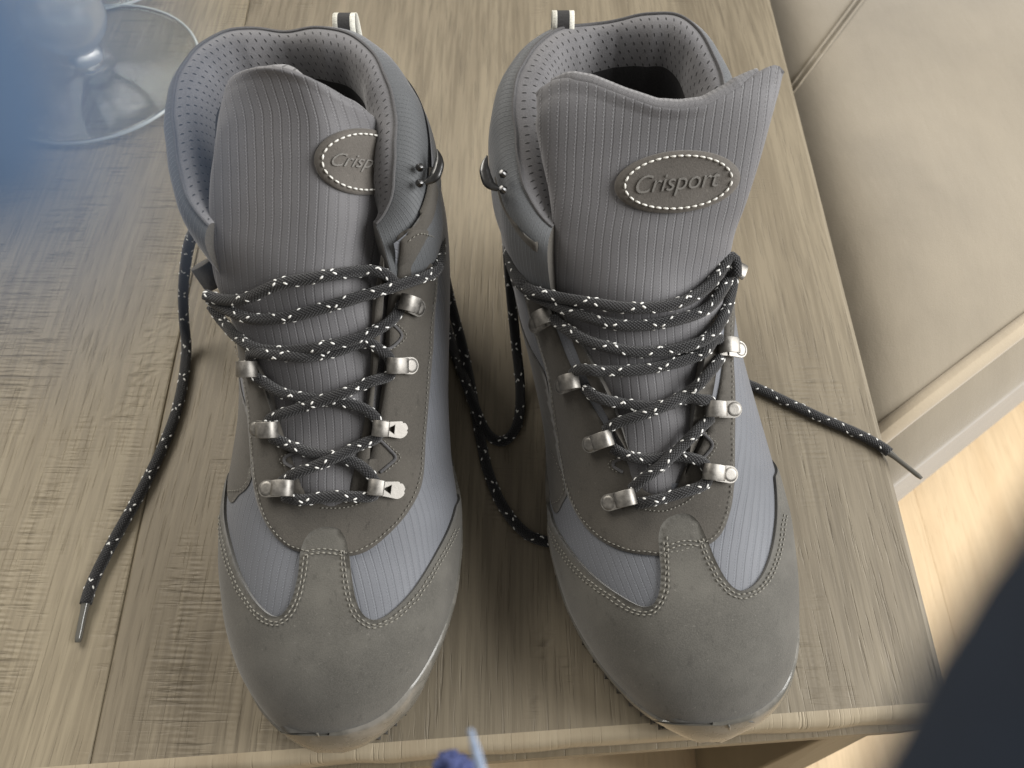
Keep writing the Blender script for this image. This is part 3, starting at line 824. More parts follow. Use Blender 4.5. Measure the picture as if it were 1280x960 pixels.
    if D.get('binding'):
        a, c = D['binding']
        path = [Fg[nrw - 1, j] - nn[nrw - 1, j] * .0016 for j in range(int(ncl * a), int(ncl * c))]
        path = spline(path, 120); G = Geo(); rr = np.full(120, .0031); rr[:14] = np.linspace(.0012, .0031, 14); rr[-14:] = np.linspace(.0031, .0014, 14)
        tube(G, path, rr, 12); G.build('tongue_binding', [M['lining']], root)
        stp = [Fg[nrw - 3, j] + nn[nrw - 3, j] * .0004 for j in range(int(ncl * a), int(ncl * c))]
        stp = spline(stp, 160); nrm_ = np.repeat(nn[nrw - 8, ncl // 2][None], 160, 0)
        G = Geo(); tube(G, stp, .0004, 5); G.build('rolled_seam', [M['binding']], tg)
    # ---- everything built so far, for laying laces and hardware on it
    bv, bf = [], []
    for o in root.children:
        if o.type == 'MESH' and o.name.split('.')[0] in ('fabric_upper', 'toe_cap', 'lace_panel', 'tongue', 'collar_band', 'collar_lining', 'ankle_panel'):
            k = len(bv); off = root.location + o.location
            bv += [v.co + off for v in o.data.vertices]; bf += [tuple(i + k for i in q.vertices) for q in o.data.polygons]
    bvh = BVHTree.FromPolygons(bv, bf)
    b.bvh = bvh; b.root = root; b.tg = tg; b.Fg = Fg; b.A = A
    return b
def hit(b, u, v):
    d = Vector(ray(u, v)).normalized(); r = b.bvh.ray_cast(Vector(CAM), d)
    if r[0] is None: return None, None
    n = r[1]; n = n if n.dot(d) < 0 else -n
    return np.array(r[0]), np.array(n)

EXTRA_SHIFT = 0
BY = [(.0195, .014), (.0235, .010), (.030, .010), (.042, .010), (.060, .010), (.088, .010), (.115, .010), (.140, .010), (.180, .010), (.235, .010), (.285, .014), (.308, .024), (.3160, .060), (.308, .105), (.298, .150), (.291, .185)]
NN = [2.2, 2.3, 2.4, 2.4, 2.45, 2.5, 2.5, 2.5, 2.4, 2.35, 2.3, 2.3, 2.3, 2.3, 2.4, 2.5]
EE = [-.02, -.10, -.16, -.20, -.22, -.22, -.22, -.20, -.14, -.04, .0, .0, .0, .0, .0, .0]

LEFT = dict(
    label='left grey hiking boot, rounded tongue top, oval patch half hidden behind its collar',
    T=[(412, 932, .018), (412, 925, .028), (413, 911, .038), (413, 885, .049), (410, 840, .060), (408, 770, .069), (405, 700, .074), (403, 650, .079), (405, 600, .087), (405, 540, .099), (402, 470, .116), (393, 410, .129), (386, 385, .135), (382, 362, .141), (378, 345, .146), (375, 330, .151)],
    B=BY, n=NN, e=EE, rimback=(362, 48, .185), slant=.10,
    LV=[0, 50, 70, 100, 130, 160, 200, 230, 275, 330, 390, 440, 540, 580, 620, 680, 740, 790, 830, 870, 905, 926, 934], LU=[300, 290, 262, 240, 225, 219, 223, 233, 255, 272, 290, 300, 300, 290, 281, 277, 280, 288, 301, 322, 352, 384, 405],
    RV=[0, 50, 100, 150, 200, 240, 280, 330, 400, 500, 560, 600, 640, 700, 760, 800, 850, 880, 905, 920, 930, 934], RU=[470, 498, 518, 527, 537, 548, 559, 563, 562, 560, 563, 568, 573, 570, 560, 548, 525, 508, 482, 460, 440, 420],
    rand=(.028, .036, .041, .044, .034), randcut=(399, 908),
    cap=[(278, 600), (283, 640), (298, 706), (320, 750), (346, 771), (364, 755), (374, 720), (377, 689), (386, 668), (403, 659), (425, 662), (436, 684), (439, 715), (445, 750), (458, 771), (477, 772), (512, 742), (545, 688), (561, 655), (568, 632)],
    capbar=[(379, 690), (405, 686), (433, 690)],
    gapL=[(262, 326), (284, 378), (308, 420), (328, 468), (343, 520), (353, 570), (365, 612)],
    gapR=[(478, 322), (479, 380), (473, 430), (468, 480), (463, 540), (460, 590), (452, 614)],
    throat=[(435, 624), (410, 628), (385, 624)],
    panel_out=[(255, 322), (272, 380), (292, 430), (306, 480), (313, 540), (318, 600), (332, 650), (358, 683), (400, 695), (450, 692), (485, 668), (512, 635), (527, 595), (531, 540), (536, 470), (541, 400), (546, 340), (544, 296), (520, 286), (500, 300)],
    panel_sgn=-1, throat_st=[(400, 634), (430, 634), (452, 628), (464, 618)],
    zig=[[(472, 548), (484, 560), (493, 572), (483, 582), (474, 590)], [(480, 400), (494, 410), (499, 421), (490, 432), (478, 438)], [(372, 565), (360, 570), (358, 577), (368, 584)]],
    sidepanels=[dict(name='ankle_panel', mat='panel', h=.0008, px=[(548, 292), (547, 240), (538, 215), (524, 205), (508, 215), (502, 240), (500, 280), (520, 300)]),
                dict(name='quarter_panel', mat='panel', h=.0007, px=[(300, 480), (312, 520), (318, 560), (314, 600), (300, 618), (285, 620)], hid=[(.52, -2.3), (.62, -2.2), (.68, -1.8)], st=[(318, 545), (316, 585), (305, 610), (287, 614)])],
    thick=[(.6, 1.15), (2, 1.1), (3, 1)], collar_phi=(.62, 2 * math.pi - .74), crest=[(.62, .009), (1.2, .010), (2.0, .009), (2.6, .003), (3.3, 0)],
    rimz=[(.62, -.004), (1.2, .002), (2.2, .004), (2.9, .002), (3.14, -.004), (3.4, .000), (4.2, .003), (5.2, .0), (5.7, -.004)],
    tongue=[  # v, left u, right u, z centre, drop left, drop right
        (640, 372, 448, .0790, .003, .003), (610, 352, 468, .0860, .006, .006), (560, 344, 474, .0950, .008, .008), (500, 330, 480, .1070, .010, .010), (440, 305, 488, .1215, .012, .012),
        (390, 280, 488, .1340, .012, .014), (350, 262, 496, .1440, .009, .020), (300, 257, 508, .1560, .003, .030), (250, 257, 514, .1675, .001, .034), (200, 259, 514, .1790, .001, .036),
        (150, 263, 512, .1910, .002, .034), (115, 268, 492, .2000, .005, .022), (92, 275, 468, .2060, .007, .013), (82, 284, 448, .2090, .008, .011)],
    ztop=(60, .2150), tongue_top=lambda u: float(np.interp(u, [262, 272, 282, 294, 308, 322, 338, 354, 370, 388, 406, 430, 460, 490], [52, 34, 21, 12, 5, 1, 0, 2, 7, 15, 25, 40, 52, 60])),
)
RBY = [(y + .004, z) for y, z in BY]
RIGHT = dict(
    label='right grey suede hiking boot with its tongue spread wide, oval logo patch fully showing',
    T=[(893, 919, .018), (892, 912, .028), (889, 899, .038), (885, 872, .049), (878, 830, .060), (868, 765, .069), (857, 700, .074), (848, 650, .079), (840, 600, .087), (828, 540, .099), (812, 470, .116), (800, 410, .129), (792, 385, .135), (786, 362, .141), (782, 345, .146), (780, 330, .151)],
    B=RBY, n=NN, e=EE, rimback=(768, 40, .185), slant=-.08,
    LV=[0, 50, 70, 110, 160, 200, 250, 300, 350, 400, 450, 500, 560, 620, 680, 720, 760, 800, 840, 870, 895, 910, 918], LU=[690, 640, 628, 618, 616, 618, 622, 628, 640, 652, 664, 675, 684, 687, 692, 700, 715, 735, 764, 791, 822, 850, 878],
    RV=[0, 60, 100, 180, 250, 320, 400, 450, 500, 560, 600, 650, 700, 750, 800, 840, 870, 890, 905, 913, 919], RU=[880, 900, 912, 916, 914, 912, 918, 929, 943, 960, 973, 985, 991, 994, 992, 985, 972, 955, 930, 912, 895],
    rand=(.030, .036, .041, .044, .034), randcut=(908, 898),
    cap=[(690, 640), (694, 652), (712, 685), (742, 719), (773, 742), (806, 759), (822, 746), (826, 715), (823, 671), (831, 650), (852, 641), (869, 647), (880, 668), (893, 702), (909, 729), (926, 738), (948, 724), (962, 689), (969, 641), (966, 596)],
    capbar=[(828, 684), (852, 676), (878, 678)],
    gapL=[(668, 330), (690, 370), (712, 405), (734, 440), (755, 480), (772, 520), (785, 560), (797, 600)],
    gapR=[(908, 322), (898, 370), (888, 410), (880, 445), (872, 485), (866, 525), (862, 560), (855, 595)],
    throat=[(845, 612), (825, 618), (808, 612)],
    panel_out=[(655, 335), (662, 390), (674, 430), (686, 475), (696, 540), (706, 600), (727, 650), (765, 683), (815, 695), (862, 690), (896, 672), (911, 640), (916, 600), (917, 540), (916, 480), (914, 430), (916, 380), (918, 335), (914, 318)],
    panel_sgn=-1, throat_st=[(803, 636), (830, 638), (855, 628), (872, 612)],
    zig=[[(872, 538), (880, 545), (888, 556), (880, 570), (872, 578)], [(786, 570), (772, 574), (768, 582), (780, 590)]],
    sidepanels=[dict(name='ankle_panel', mat='panel', h=.0008, px=[(640, 300), (650, 320), (668, 330), (672, 300), (652, 262), (645, 225), (634, 215), (626, 230), (630, 265)]),
                dict(name='quarter_panel', mat='panel', h=.0007, px=[(672, 450), (682, 470), (692, 520), (700, 570), (710, 605), (706, 625), (690, 632)], hid=[(.52, -2.3), (.62, -2.2), (.68, -1.8)], st=[(690, 560), (703, 590), (707, 612), (700, 626), (690, 630)])],
    thick=[(3.3, 1), (3.9, 1.25), (4.8, 1.5), (5.7, 1.3)], collar_phi=(1.22, 2 * math.pi - .60), crest=[(3.4, .0), (4.0, .004), (5.0, .005), (5.7, .006)],
    rimz=[(.62, -.004), (1.2, .002), (2.0, .006), (2.5, .008), (2.9, .003), (3.3, -.003), (3.6, .000), (4.2, .003), (5.2, .0), (5.7, -.004)],
    tongue=[
        (632, 790, 862, .0780, .003, .003), (610, 782, 868, .0850, .006, .006), (560, 768, 873, .0950, .008, .008), (500, 745, 880, .1070, .010, .010), (440, 712, 896, .1215, .012, .012),
        (390, 690, 908, .1340, .014, .013), (350, 690, 914, .1440, .010, .010), (300, 690, 922, .1565, .005, .006), (250, 686, 940, .1685, .003, .004), (200, 676, 958, .1805, .003, .003),
        (150, 668, 974, .1925, .003, .003), (125, 667, 980, .1980, .004, .003), (110, 669, 981, .2010, .005, .003)],
    ztop=(70, .2095), tongue_top=lambda u: float(np.interp(u, [664, 672, 690, 710, 740, 780, 820, 850, 880, 910, 940, 958, 968, 975, 979, 983], [14, 2, -10, -14, -8, 8, 22, 24, 20, 4, -16, -26, -29, -27, -23, -17])),
    binding=(.06, .90),
)
bl = make_boot(LEFT)
br = make_boot(RIGHT)

# ------------------------------------------------------------------ laces
LR = .00255
def lay(b, pts, n=None, lift=LR * .9, smooth=9):
    """pts: (u, v, extra lift) on the boot -> smooth 3D path lying over what is there"""
    c = spline(np.array([(q[0], q[1]) for q in pts]), 80); ex_ = np.interp(np.linspace(0, 1, 80), np.linspace(0, 1, len(pts)), [q[2] if len(q) > 2 else 0 for q in pts])
    dep = []; last = None
    for (u, v) in c:
        h, nr = hit(b, u, v); dd = np.nan if h is None else float((h - CAM) @ FWD); dep.append(dd)
    dep = np.array(dep); ok = ~np.isnan(dep); idx = np.arange(80)
    dep = np.interp(idx, idx[ok], dep[ok]) if ok.any() else np.full(80, .36)
    k = 5; dmin = np.array([dep[max(0, i - k):i + k + 1].min() for i in range(80)]); dep = dep * .25 + dmin * .75
    ker = np.hanning(smooth + 2)[1:-1]; ker /= ker.sum(); dep = np.convolve(np.pad(dep, smooth // 2, 'edge'), ker, 'valid')
    dep = dep - lift - ex_
    return np.array([PD(u, v, d) for (u, v), d in zip(c, dep)])
def add_lace(G, path, r=LR, phase=0.0):
    path = np.asarray(path); L = np.linalg.norm(np.diff(path, axis=0), axis=1).sum(); n = max(16, int(L / .0018)); path = spline(path, n)
    tube(G, path, r, 14, 0)
    t, nn, bb = frames(path); Ls = np.r_[0, np.cumsum(np.linalg.norm(np.diff(path, axis=0), axis=1))]
    s = .001; k = 0
    while s < Ls[-1] - .001:
        for h in (1, -1):
            # two light yarns winding opposite ways; each shows as a dash once per pitch
            a = phase + h * (k * 2 * math.pi / 5.3) + (0.6 if h > 0 else 0)
            sj = s + (.0007 if h > 0 else 0) + random.uniform(-.0003, .0003)
            c, T_, N_, B_ = [np.array([np.interp(sj, Ls, X[:, q]) for q in range(3)]) for X in (path, t, nn, bb)]
            rd = math.cos(a) * N_ + math.sin(a) * B_; td = -math.sin(a) * N_ + math.cos(a) * B_
            ax = T_ * .85 + h * td * .55; ax /= np.linalg.norm(ax); sd = np.cross(ax, rd)
            V = []; q0 = c + rd * (r * .97)
            for x_, w_ in ((-1, .0), (-.6, .8), (0, 1), (.6, .8), (1, .0)):
                pc = q0 + ax * x_ * .00118 - rd * (abs(x_) ** 2) * .00022
                for m_ in range(5):
                    an = 2 * math.pi * m_ / 5; V.append(pc + w_ * (math.cos(an) * sd * .00050 + math.sin(an) * rd * .00040))
            G.add(V, grid_faces(5, 5, True), None, 1)
        s += .0040; k += 1
def hook_pose(b, cu, cv, du, dv):
    """centre of the curl at (cu,cv); the riveted end lies towards (du,dv)"""
    h, n = hit(b, cu, cv); h2, n2 = hit(b, du, dv)
    if h2 is None: h2, n2 = h + np.array([.008 if du > cu else -.008, 0, -.003]), n
    x = h2 - h; x /= np.linalg.norm(x); n = n * .5 + n2 * .5 + np.array([0, 0, .15]); n -= x * np.dot(n, x); n /= np.linalg.norm(n); y = np.cross(n, x)
    Mx = Matrix((( x[0], y[0], n[0], h[0]), (x[1], y[1], n[1], h[1]), (x[2], y[2], n[2], h[2]), (0, 0, 0, 1)))
    return Mx
def make_hook(b, cu, cv, du, dv, mat='metal', tri=False, wd=.0073):
    Mx = hook_pose(b, cu, cv, du, dv); G = Geo(); th = .0007
    # strip profile: flat on the leather, curling up at the gap side and back over the lace
    pr = [(.0040, .0022), (.0015, .0020), (-.0020, .0020), (-.0046, .0030), (-.0056, .0054), (-.0050, .0080), (-.0028, .0094), (.0004, .0096), (.0034, .0092), (.0046, .0078)]
    if tri: pr = pr[:-2] + [(.0014, .0090)]
    pr = [(x * .86, z * .95) for x, z in pr]
    pr = spline(pr, 26); V = []
    tg_ = np.gradient(pr, axis=0); tg_ /= np.linalg.norm(tg_, axis=1)[:, None]; nr = np.stack([-tg_[:, 1], tg_[:, 0]], 1)
    for i, (p, q) in enumerate(zip(pr, nr)):
        w_ = wd / 2 * (1 if i < 20 else 1 - .02 * (i - 20))
        for sx, sy in ((-1, -1), (-1, 1), (1, 1), (1, -1)):
            V.append(tuple(Mx @ Vector((p[0] + q[0] * th * .5 * sy, sx * w_, p[1] + q[1] * th * .5 * sy))))
    m = len(pr); G.add(V, grid_faces(m, 4, True) + [(3, 2, 1, 0), (m * 4 - 4, m * 4 - 3, m * 4 - 2, m * 4 - 1)])
    o = bevel(G.build('lace_hook', [M[mat]], b.root), .0002, 2)
    # round riveted tab
    out = []; R = wd * .50
    for k in range(17): a = -math.pi / 2 + math.pi * k / 16; out.append((.0090 + R * math.cos(a), R * math.sin(a)))
    out += [(.0024, R * .92), (.0024, -R * .92)]
    if tri:
        inner = [(.0062, -.0019), (.0062, .0019), (.0028, 0)]
        vo, eo, fo, *_ = delaunay_2d_cdt([Vector(q) for q in out + inner], [(i, (i + 1) % len(out)) for i in range(len(out))] + [(len(out) + i, len(out) + (i + 1) % 3) for i in range(3)], [], 2, 1e-8)
        fo = [f for f in fo if not all(i in (len(out), len(out) + 1, len(out) + 2) for i in f)]
        zt, zb = .0030, .0018; nv = len(vo); V = [tuple(Mx @ Vector((q[0], q[1], zt))) for q in vo] + [tuple(Mx @ Vector((q[0], q[1], zb))) for q in vo]
        F = [tuple(f) for f in fo] + [tuple(i + nv for i in f[::-1]) for f in fo]
        cnt = {}
        for f in fo:
            for i in range(len(f)): e = (f[i], f[(i + 1) % len(f)]); cnt[tuple(sorted(e))] = cnt.get(tuple(sorted(e)), 0) + 1
        for f in fo:
            for i in range(len(f)):
                e = (f[i], f[(i + 1) % len(f)])
                if cnt[tuple(sorted(e))] == 1: F.append((e[0], e[1], e[1] + nv, e[0] + nv))
        t_ = mesh('rivet_tab', V, F, M[mat], o, smooth=False)
    else:
        zt, zb = .0030, .0018; nv = len(out); V = [tuple(Mx @ Vector((q[0], q[1], zt))) for q in out] + [tuple(Mx @ Vector((q[0], q[1], zb))) for q in out]
        t_ = mesh('rivet_tab', V, [tuple(range(nv)), tuple(range(nv, 2 * nv))[::-1]] + [(i, (i + 1) % nv, nv + (i + 1) % nv, nv + i) for i in range(nv)], M[mat], o, smooth=False)
    bevel(t_, .00025, 2)
    if tri: return
    V = []; 
    for rr, zz in ((.0034, .0028), (.0032, .00315), (.0020, .0032), (.0001, .0032)):
        for k in range(16): a = 2 * math.pi * k / 16; V.append(tuple(Mx @ Vector((.0092 + rr * math.cos(a), rr * math.sin(a), zz))))
    mesh('rivet', V, grid_faces(4, 16, True), M[mat], o)

for a in [(489, 457, 512, 457), (474, 535, 500, 537, 'metal', True), (470, 610, 496, 613, 'metal', True), (502, 378, 518, 384, 'metal'),
          (322, 461, 311, 461), (344, 536, 332, 536), (360, 611, 348, 611)]: make_hook(bl, *a)
for a in [(722, 477, 706, 482), (760, 548, 742, 554), (786, 622, 766, 627), (689, 397, 680, 402, 'metal'), (901, 436, 910, 437), (890, 512, 900, 512), (886, 590, 902, 592), (911, 346, 906, 364)]: make_hook(br, *a)

def up_hook(b, u, v, z, sg):
    """the open black hook standing out from the side of the shaft"""
    c, _n = hit(b, u, v); c = c + np.array([sg * .0045, 0, .001]); G = Geo(); pr = spline([(-.002, -.0075), (.0018, -.0050), (.0036, -.0005), (.0040, .0045), (.0030, .0095)], 24)
    tube(G, [c + np.array([sg * x, y * .85, y * .30]) for x, y in pr], np.interp(np.linspace(0, 1, 24), [0, .3, .6, .85, 1], [.0012, .0026, .0024, .0012, .0003]), 12, flat=.75)
    for q in (0, 1):
        cc = c + np.array([-sg * .004, -.002 - q * .006, .002 - q * .003]); tube(G, [cc, cc + np.array([sg * .001, -.0005, .0018])], [.0019, .0011], 10)
    bevel(G.build('speed_hook', [M['darkmetal']], b.root), .0002)
up_hook(bl, 524, 212, .150, 1)
up_hook(br, 631, 220, .150, -1)

def lace_object(b, strands, free, name='lace', flip=False):
    G = Geo()
    for i, st in enumerate(strands):
        add_lace(G, lay(b, st), phase=i * 1.3)
    for i, fp in enumerate(free):
        add_lace(G, spline([P(*q) for q in fp], 120), r=.0030, phase=i * 2.1)
    return G.build(name, [M['lace'], M['fleck']], b.root)
def aglet(parent, p, q, rr=(.0026, .0024, .0019)):
    G = Geo(); p, q = np.array(p), np.array(q); tube(G, [p + (q - p) * t for t in (0, .06, .3, .9, 1)], [rr[0], rr[1], rr[2], rr[2] * .95, rr[2] * .7], 12)
    G.build('aglet', [M['clear_tip']], parent)
_m = NT('aglet_plastic', rough=.2, spec=.6, base=(.12, .115, .10)); _m.b.inputs['Coat Weight'].default_value = .4
M['clear_tip'] = _m.mat

left_strands = [
    [(256, 368, .002), (275, 374, .001), (305, 374, .001), (350, 355, .001), (400, 346, .001), (450, 339, .001), (478, 341, .001), (495, 355, .0)],
    [(262, 374, .001), (285, 388, .001), (318, 399, .001), (360, 396, .001), (400, 386, .001), (450, 371, .002), (500, 356, .003), (540, 342, .002), (548, 332, .001)],
    [(264, 382, 0), (280, 404, 0), (300, 424, 0), (326, 437, 0), (370, 438, .0), (410, 432, .003), (450, 422, .002), (482, 406, .002), (497, 391, .001), (503, 378, -.001)],
    [(313, 452, -.001), (316, 441, .003), (340, 443, .002), (380, 446, .002), (420, 439, .0), (455, 428, .0), (475, 437, .001), (484, 444, .001), (490, 456, -.001)],
    [(490, 456, -.001), (486, 470, .001), (460, 478, .002), (430, 491, .003), (395, 503, .002), (360, 515, .001), (340, 522, .003), (334, 530, -.001)],
    [(318, 471, -.001), (330, 478, .002), (355, 492, .001), (395, 499, 0), (430, 503, 0), (455, 511, .001), (469, 522, .001), (475, 534, -.001)],
    [(475, 534, -.001), (470, 548, .001), (450, 556, .002), (425, 569, .003), (395, 582, .002), (365, 594, .002), (352, 603, -.001)],
    [(340, 547, -.001), (360, 556, .001), (390, 566, 0), (425, 572, 0), (450, 582, .001), (466, 598, .001), (471, 610, -.001)],
    [(356, 621, -.001), (375, 625, .002), (400, 622, .001), (425, 620, .001), (450, 621, .002), (466, 620, .001), (471, 610, -.001)],
]
fl1 = [(300, 290, .10), (268, 274, .135), (250, 281, .118), (238, 300, .09), (232, 330, .065), (229, 365, .04), (230, 400, .018), (233, 435, .006), (229, 475, .0034), (220, 515, .0032), (202, 562, .0032), (175, 617, .0032), (148, 665, .0032), (125, 708, .0032), (112, 738, .0032), (107, 755, .0034)]
fl2 = [(535, 345, .128), (548, 330, .126), (549, 290, .115), (545, 268, .10), (549, 300, .085), (556, 345, .06), (567, 392, .035), (578, 432, .015), (590, 490, .0034), (600, 545, .0034), (611, 592, .0034), (630, 635, .0034), (658, 667, .0034), (690, 678, .0034), (720, 676, .0034)]
bl_lace = lace_object(bl, left_strands, [fl1, fl2])
aglet(bl_lace, P(108, 750, .0034), P(97, 803, .0024))
# webbing ends and loop ends tucked beside the laces
def stub(b, p, q, r, mat='panel', fl=.55, name='lace_loop'):
    G = Geo(); tube(G, [np.array(p) + (np.array(q) - np.array(p)) * t for t in np.linspace(0, 1, 8)], r, 14, flat=fl); return bevel(G.build(name, [M[mat]], b.root), .0004)
stub(bl, P(251, 330, .137), P(270, 358, .126), .0052)
stub(bl, P(538, 330, .130), P(514, 348, .128), .0048)

right_strands = [
    [(645, 352, .0), (662, 362, .001), (690, 370, .001), (735, 378, .001), (790, 385, .001), (845, 380, .001), (880, 362, .001), (900, 340, .001), (911, 322, .0), (919, 326, -.003), (920, 345, -.006)],
    [(660, 366, 0), (690, 380, .001), (735, 397, .001), (785, 407, .001), (835, 402, .001), (880, 388, .001), (903, 362, .002), (917, 330, .001)],
    [(690, 398, -.001), (712, 414, .001), (745, 430, .001), (800, 440, .001), (850, 435, .001), (885, 422, .003), (905, 395, .003), (914, 365, .002), (917, 345, .002)],
    [(716, 468, -.001), (724, 462, .003), (755, 464, .001), (800, 462, .001), (850, 452, .001), (880, 440, .002), (892, 425, .003), (900, 424, -.001)],
    [(900, 448, -.001), (890, 462, .002), (868, 485, .003), (835, 505, .003), (795, 521, .002), (768, 530, .002), (757, 538, -.001)],
    [(730, 484, -.001), (745, 496, .001), (780, 505, 0), (825, 508, 0), (858, 498, .001), (878, 500, .002), (887, 501, .001), (890, 511, -.001)],
    [(888, 523, -.001), (872, 538, .002), (850, 560, .003), (825, 583, .003), (800, 602, .002), (790, 611, -.001)],
    [(766, 560, -.001), (782, 569, .001), (810, 574, 0), (840, 570, 0), (865, 573, .001), (880, 579, .001), (885, 590, -.001)],
    [(794, 630, -.001), (815, 626, .002), (845, 618, .001), (868, 611, .002), (882, 604, .001), (886, 592, -.001)],
]
fr1 = [(668, 366, .125), (652, 355, .128), (640, 330, .120), (636, 295, .110), (634, 290, .09), (636, 330, .07), (640, 380, .045), (645, 430, .022), (650, 480, .008), (649, 520, .0034), (640, 543, .0034), (625, 552, .0034), (608, 540, .0034), (594, 510, .008), (582, 478, .010), (570, 445, .004), (556, 400, .0034)]
fr2 = [(900, 335, .120), (880, 380, .08), (868, 430, .03), (885, 465, .0040), (915, 474, .0034), (942, 483, .0034), (985, 503, .0034), (1030, 524, .0034), (1070, 541, .0034), (1100, 557, .0034), (1112, 566, .0036)]
br_lace = lace_object(br, right_strands, [fr1, fr2])
aglet(br_lace, P(1108, 563, .0036), P(1152, 598, .0030), (.0029, .0021, .0015))

# ------------------------------------------------------------------ tongue patches
def oval_patch(b, cu, cv, ra, rb, rot, text, clip=None):
    """leather oval sewn on the tongue; laid on the tongue surface"""
    def on(u, v, h):
        p, n = hit_t(b, u, v); return p + n * h, n
    V = []; F = []; UV = []; nr_, na = 9, 72; c, s = math.cos(rot), math.sin(rot)
    def uvp(r, a):
        x, y = ra * r * math.cos(a), rb * r * math.sin(a); return cu + x * c - y * s, cv + x * s + y * c
    ks_ = list(np.linspace(0.02, 1, nr_)) + [1.02, 1.02]
    for i, r in enumerate(ks_):
        h = .0022 if r < .9 else (.0019 if i < nr_ - 1 else (.0016 if i == nr_ - 1 else (.0008 if i == nr_ else -.002)))
        for k in range(na):
            p, n = on(*uvp(r, 2 * math.pi * k / na), h); V.append(p)
    o = mesh('tongue_patch', V, grid_faces(len(ks_), na, True) + [tuple(range(na))[::-1]], M['patch'], b.root)
    pos, nr = [], []
    for k in range(247):
        p, n = on(*uvp(.86, 2 * math.pi * k / 240), .0023); pos.append(p); nr.append(n)
    stitches(pos, np.array(nr), o, M['threadw'], gap=.0030, ln=.0023, r=.00043, name='patch_stitching')
    if text:
        cu_ = bpy.data.curves.new('lettering', 'FONT'); cu_.body = text; cu_.size = 1; cu_.shear = .45; cu_.align_x = 'CENTER'; cu_.align_y = 'CENTER'; cu_.extrude = .0; cu_.offset = -.004
        to = bpy.data.objects.new('tmp', cu_); col.objects.link(to); bpy.context.view_layer.update()
        me = bpy.data.meshes.new_from_object(to.evaluated_get(bpy.context.evaluated_depsgraph_get())); bpy.data.objects.remove(to)
        bm = bmesh.new(); bm.from_mesh(me); bmesh.ops.remove_doubles(bm, verts=bm.verts, dist=1e-4)
        r_ = bmesh.ops.extrude_face_region(bm, geom=bm.faces[:]); top = {v for v in r_['geom'] if isinstance(v, bmesh.types.BMVert)}
        xs = [v.co.x for v in bm.verts]; x0, x1 = min(xs), max(xs); sc_ = ra * 1.36 / (x1 - x0)
        for v in bm.verts:
            x = (v.co.x - (x0 + x1) / 2) * sc_; y = -v.co.y * sc_ * 1.05
            u, vv = cu + x * c - y * s, cv + x * s + y * c
            p, n = on(u, vv, .00285 if v in top else .0018); v.co = p
        bm.to_mesh(me); bm.free()
        me.polygons.foreach_set('use_smooth', [False] * len(me.polygons))
        lt = link_mesh('lettering', me, o, [M['lettering']]); 
        bevel(lt, .00015, 1)
M['lettering'] = suede('embossed_leather', (.150, .142, .130), rough=.55)
def hit_t(b, u, v):
    if not hasattr(b, 'tb'):
        me = b.tg.data; off = b.root.location + b.tg.location
        b.tb = BVHTree.FromPolygons([x.co + off for x in me.vertices], [tuple(q.vertices) for q in me.polygons])
    d = Vector(ray(u, v)).normalized(); r = b.tb.ray_cast(Vector(CAM), d)
    if r[0] is None:
        q = b.tb.find_nearest(Vector(PD(u, v, .28))); return np.array(q[0]), np.array(-d)
    n = r[1] if r[1].dot(d) < 0 else -r[1]
    return np.array(r[0]), np.array(n)
oval_patch(br, 846, 227, 77, 38, math.radians(-6), 'Crisport')
oval_patch(bl, 452, 202, 58, 41, math.radians(4), 'Crisport')

# ------------------------------------------------------------------ heel pull loops
def pull_loop(b, u, v, zb, wpx, hpx):
    c = P(u, v, zb); G = Geo(); wd = wpx / FPX * .33; V = []
    arc = spline([(0, -.004), (-.001, .004), (.000, .008), (.004, .0105), (.0085, .008), (.010, .003), (.010, -.008)], 30)
    for y, z in arc:
        for x in (-.5, -.30, -.28, .28, .30, .5): V.append(c + np.array([x * wd, y, z]))
    for y, z in arc:
        for x in (-.5, -.30, -.28, .28, .30, .5): V.append(c + np.array([x * wd, y + .0012, z - .0006]))
    m, nb = len(arc), len(arc) * 6; F = grid_faces(m, 6); mi = []
    for i in range(m - 1): mi += [1, 1, 0, 1, 1]
    F2 = [tuple(i + nb for i in f[::-1]) for f in F]
    F3 = []
    for i in range(m - 1): F3 += [(i * 6, (i + 1) * 6, nb + (i + 1) * 6, nb + i * 6), (i * 6 + 5, nb + i * 6 + 5, nb + (i + 1) * 6 + 5, (i + 1) * 6 + 5)]
    G.add(V, F + F2 + F3); G.m = mi + mi + [1] * len(F3)
    G.build('pull_loop', [M['dark'], M['white_cloth']], b.root)
pull_loop(bl, 434, 53, .186, 27, 20)
pull_loop(br, 703, 50, .186, 27, 20)

# ------------------------------------------------------------------ glass stands at the upper left
gm = NT('clear_glass', rough=.10, spec=.5, base=(.97, .99, .985)); gm.b.inputs['Transmission Weight'].default_value = 1.0; gm.b.inputs['IOR'].default_value = 1.22
gm2 = NT('hazy_glass', rough=.22, spec=.6, base=(.95, .98, .98)); gm2.b.inputs['Transmission Weight'].default_value = .85; gm2.b.inputs['IOR'].default_value = 1.3
M['glass'] = gm.mat
_m = NT('glass_edge_highlight', rough=.25, spec=.8, base=(.9, .95, .93)); _m.b.inputs['Transmission Weight'].default_value = .45; M['rim_highlight'] = _m.mat  # whitish, only part clear: the edge highlight is put into the colour
def lathe(G, c, prof, seg=72):
    V = [(c[0] + r * math.cos(2 * math.pi * k / seg), c[1] + r * math.sin(2 * math.pi * k / seg), c[2] + z) for r, z in prof for k in range(seg)]
    G.add(V, grid_faces(len(prof), seg, True) + [tuple(range(seg))[::-1], tuple(range((len(prof) - 1) * seg, len(prof) * seg))])
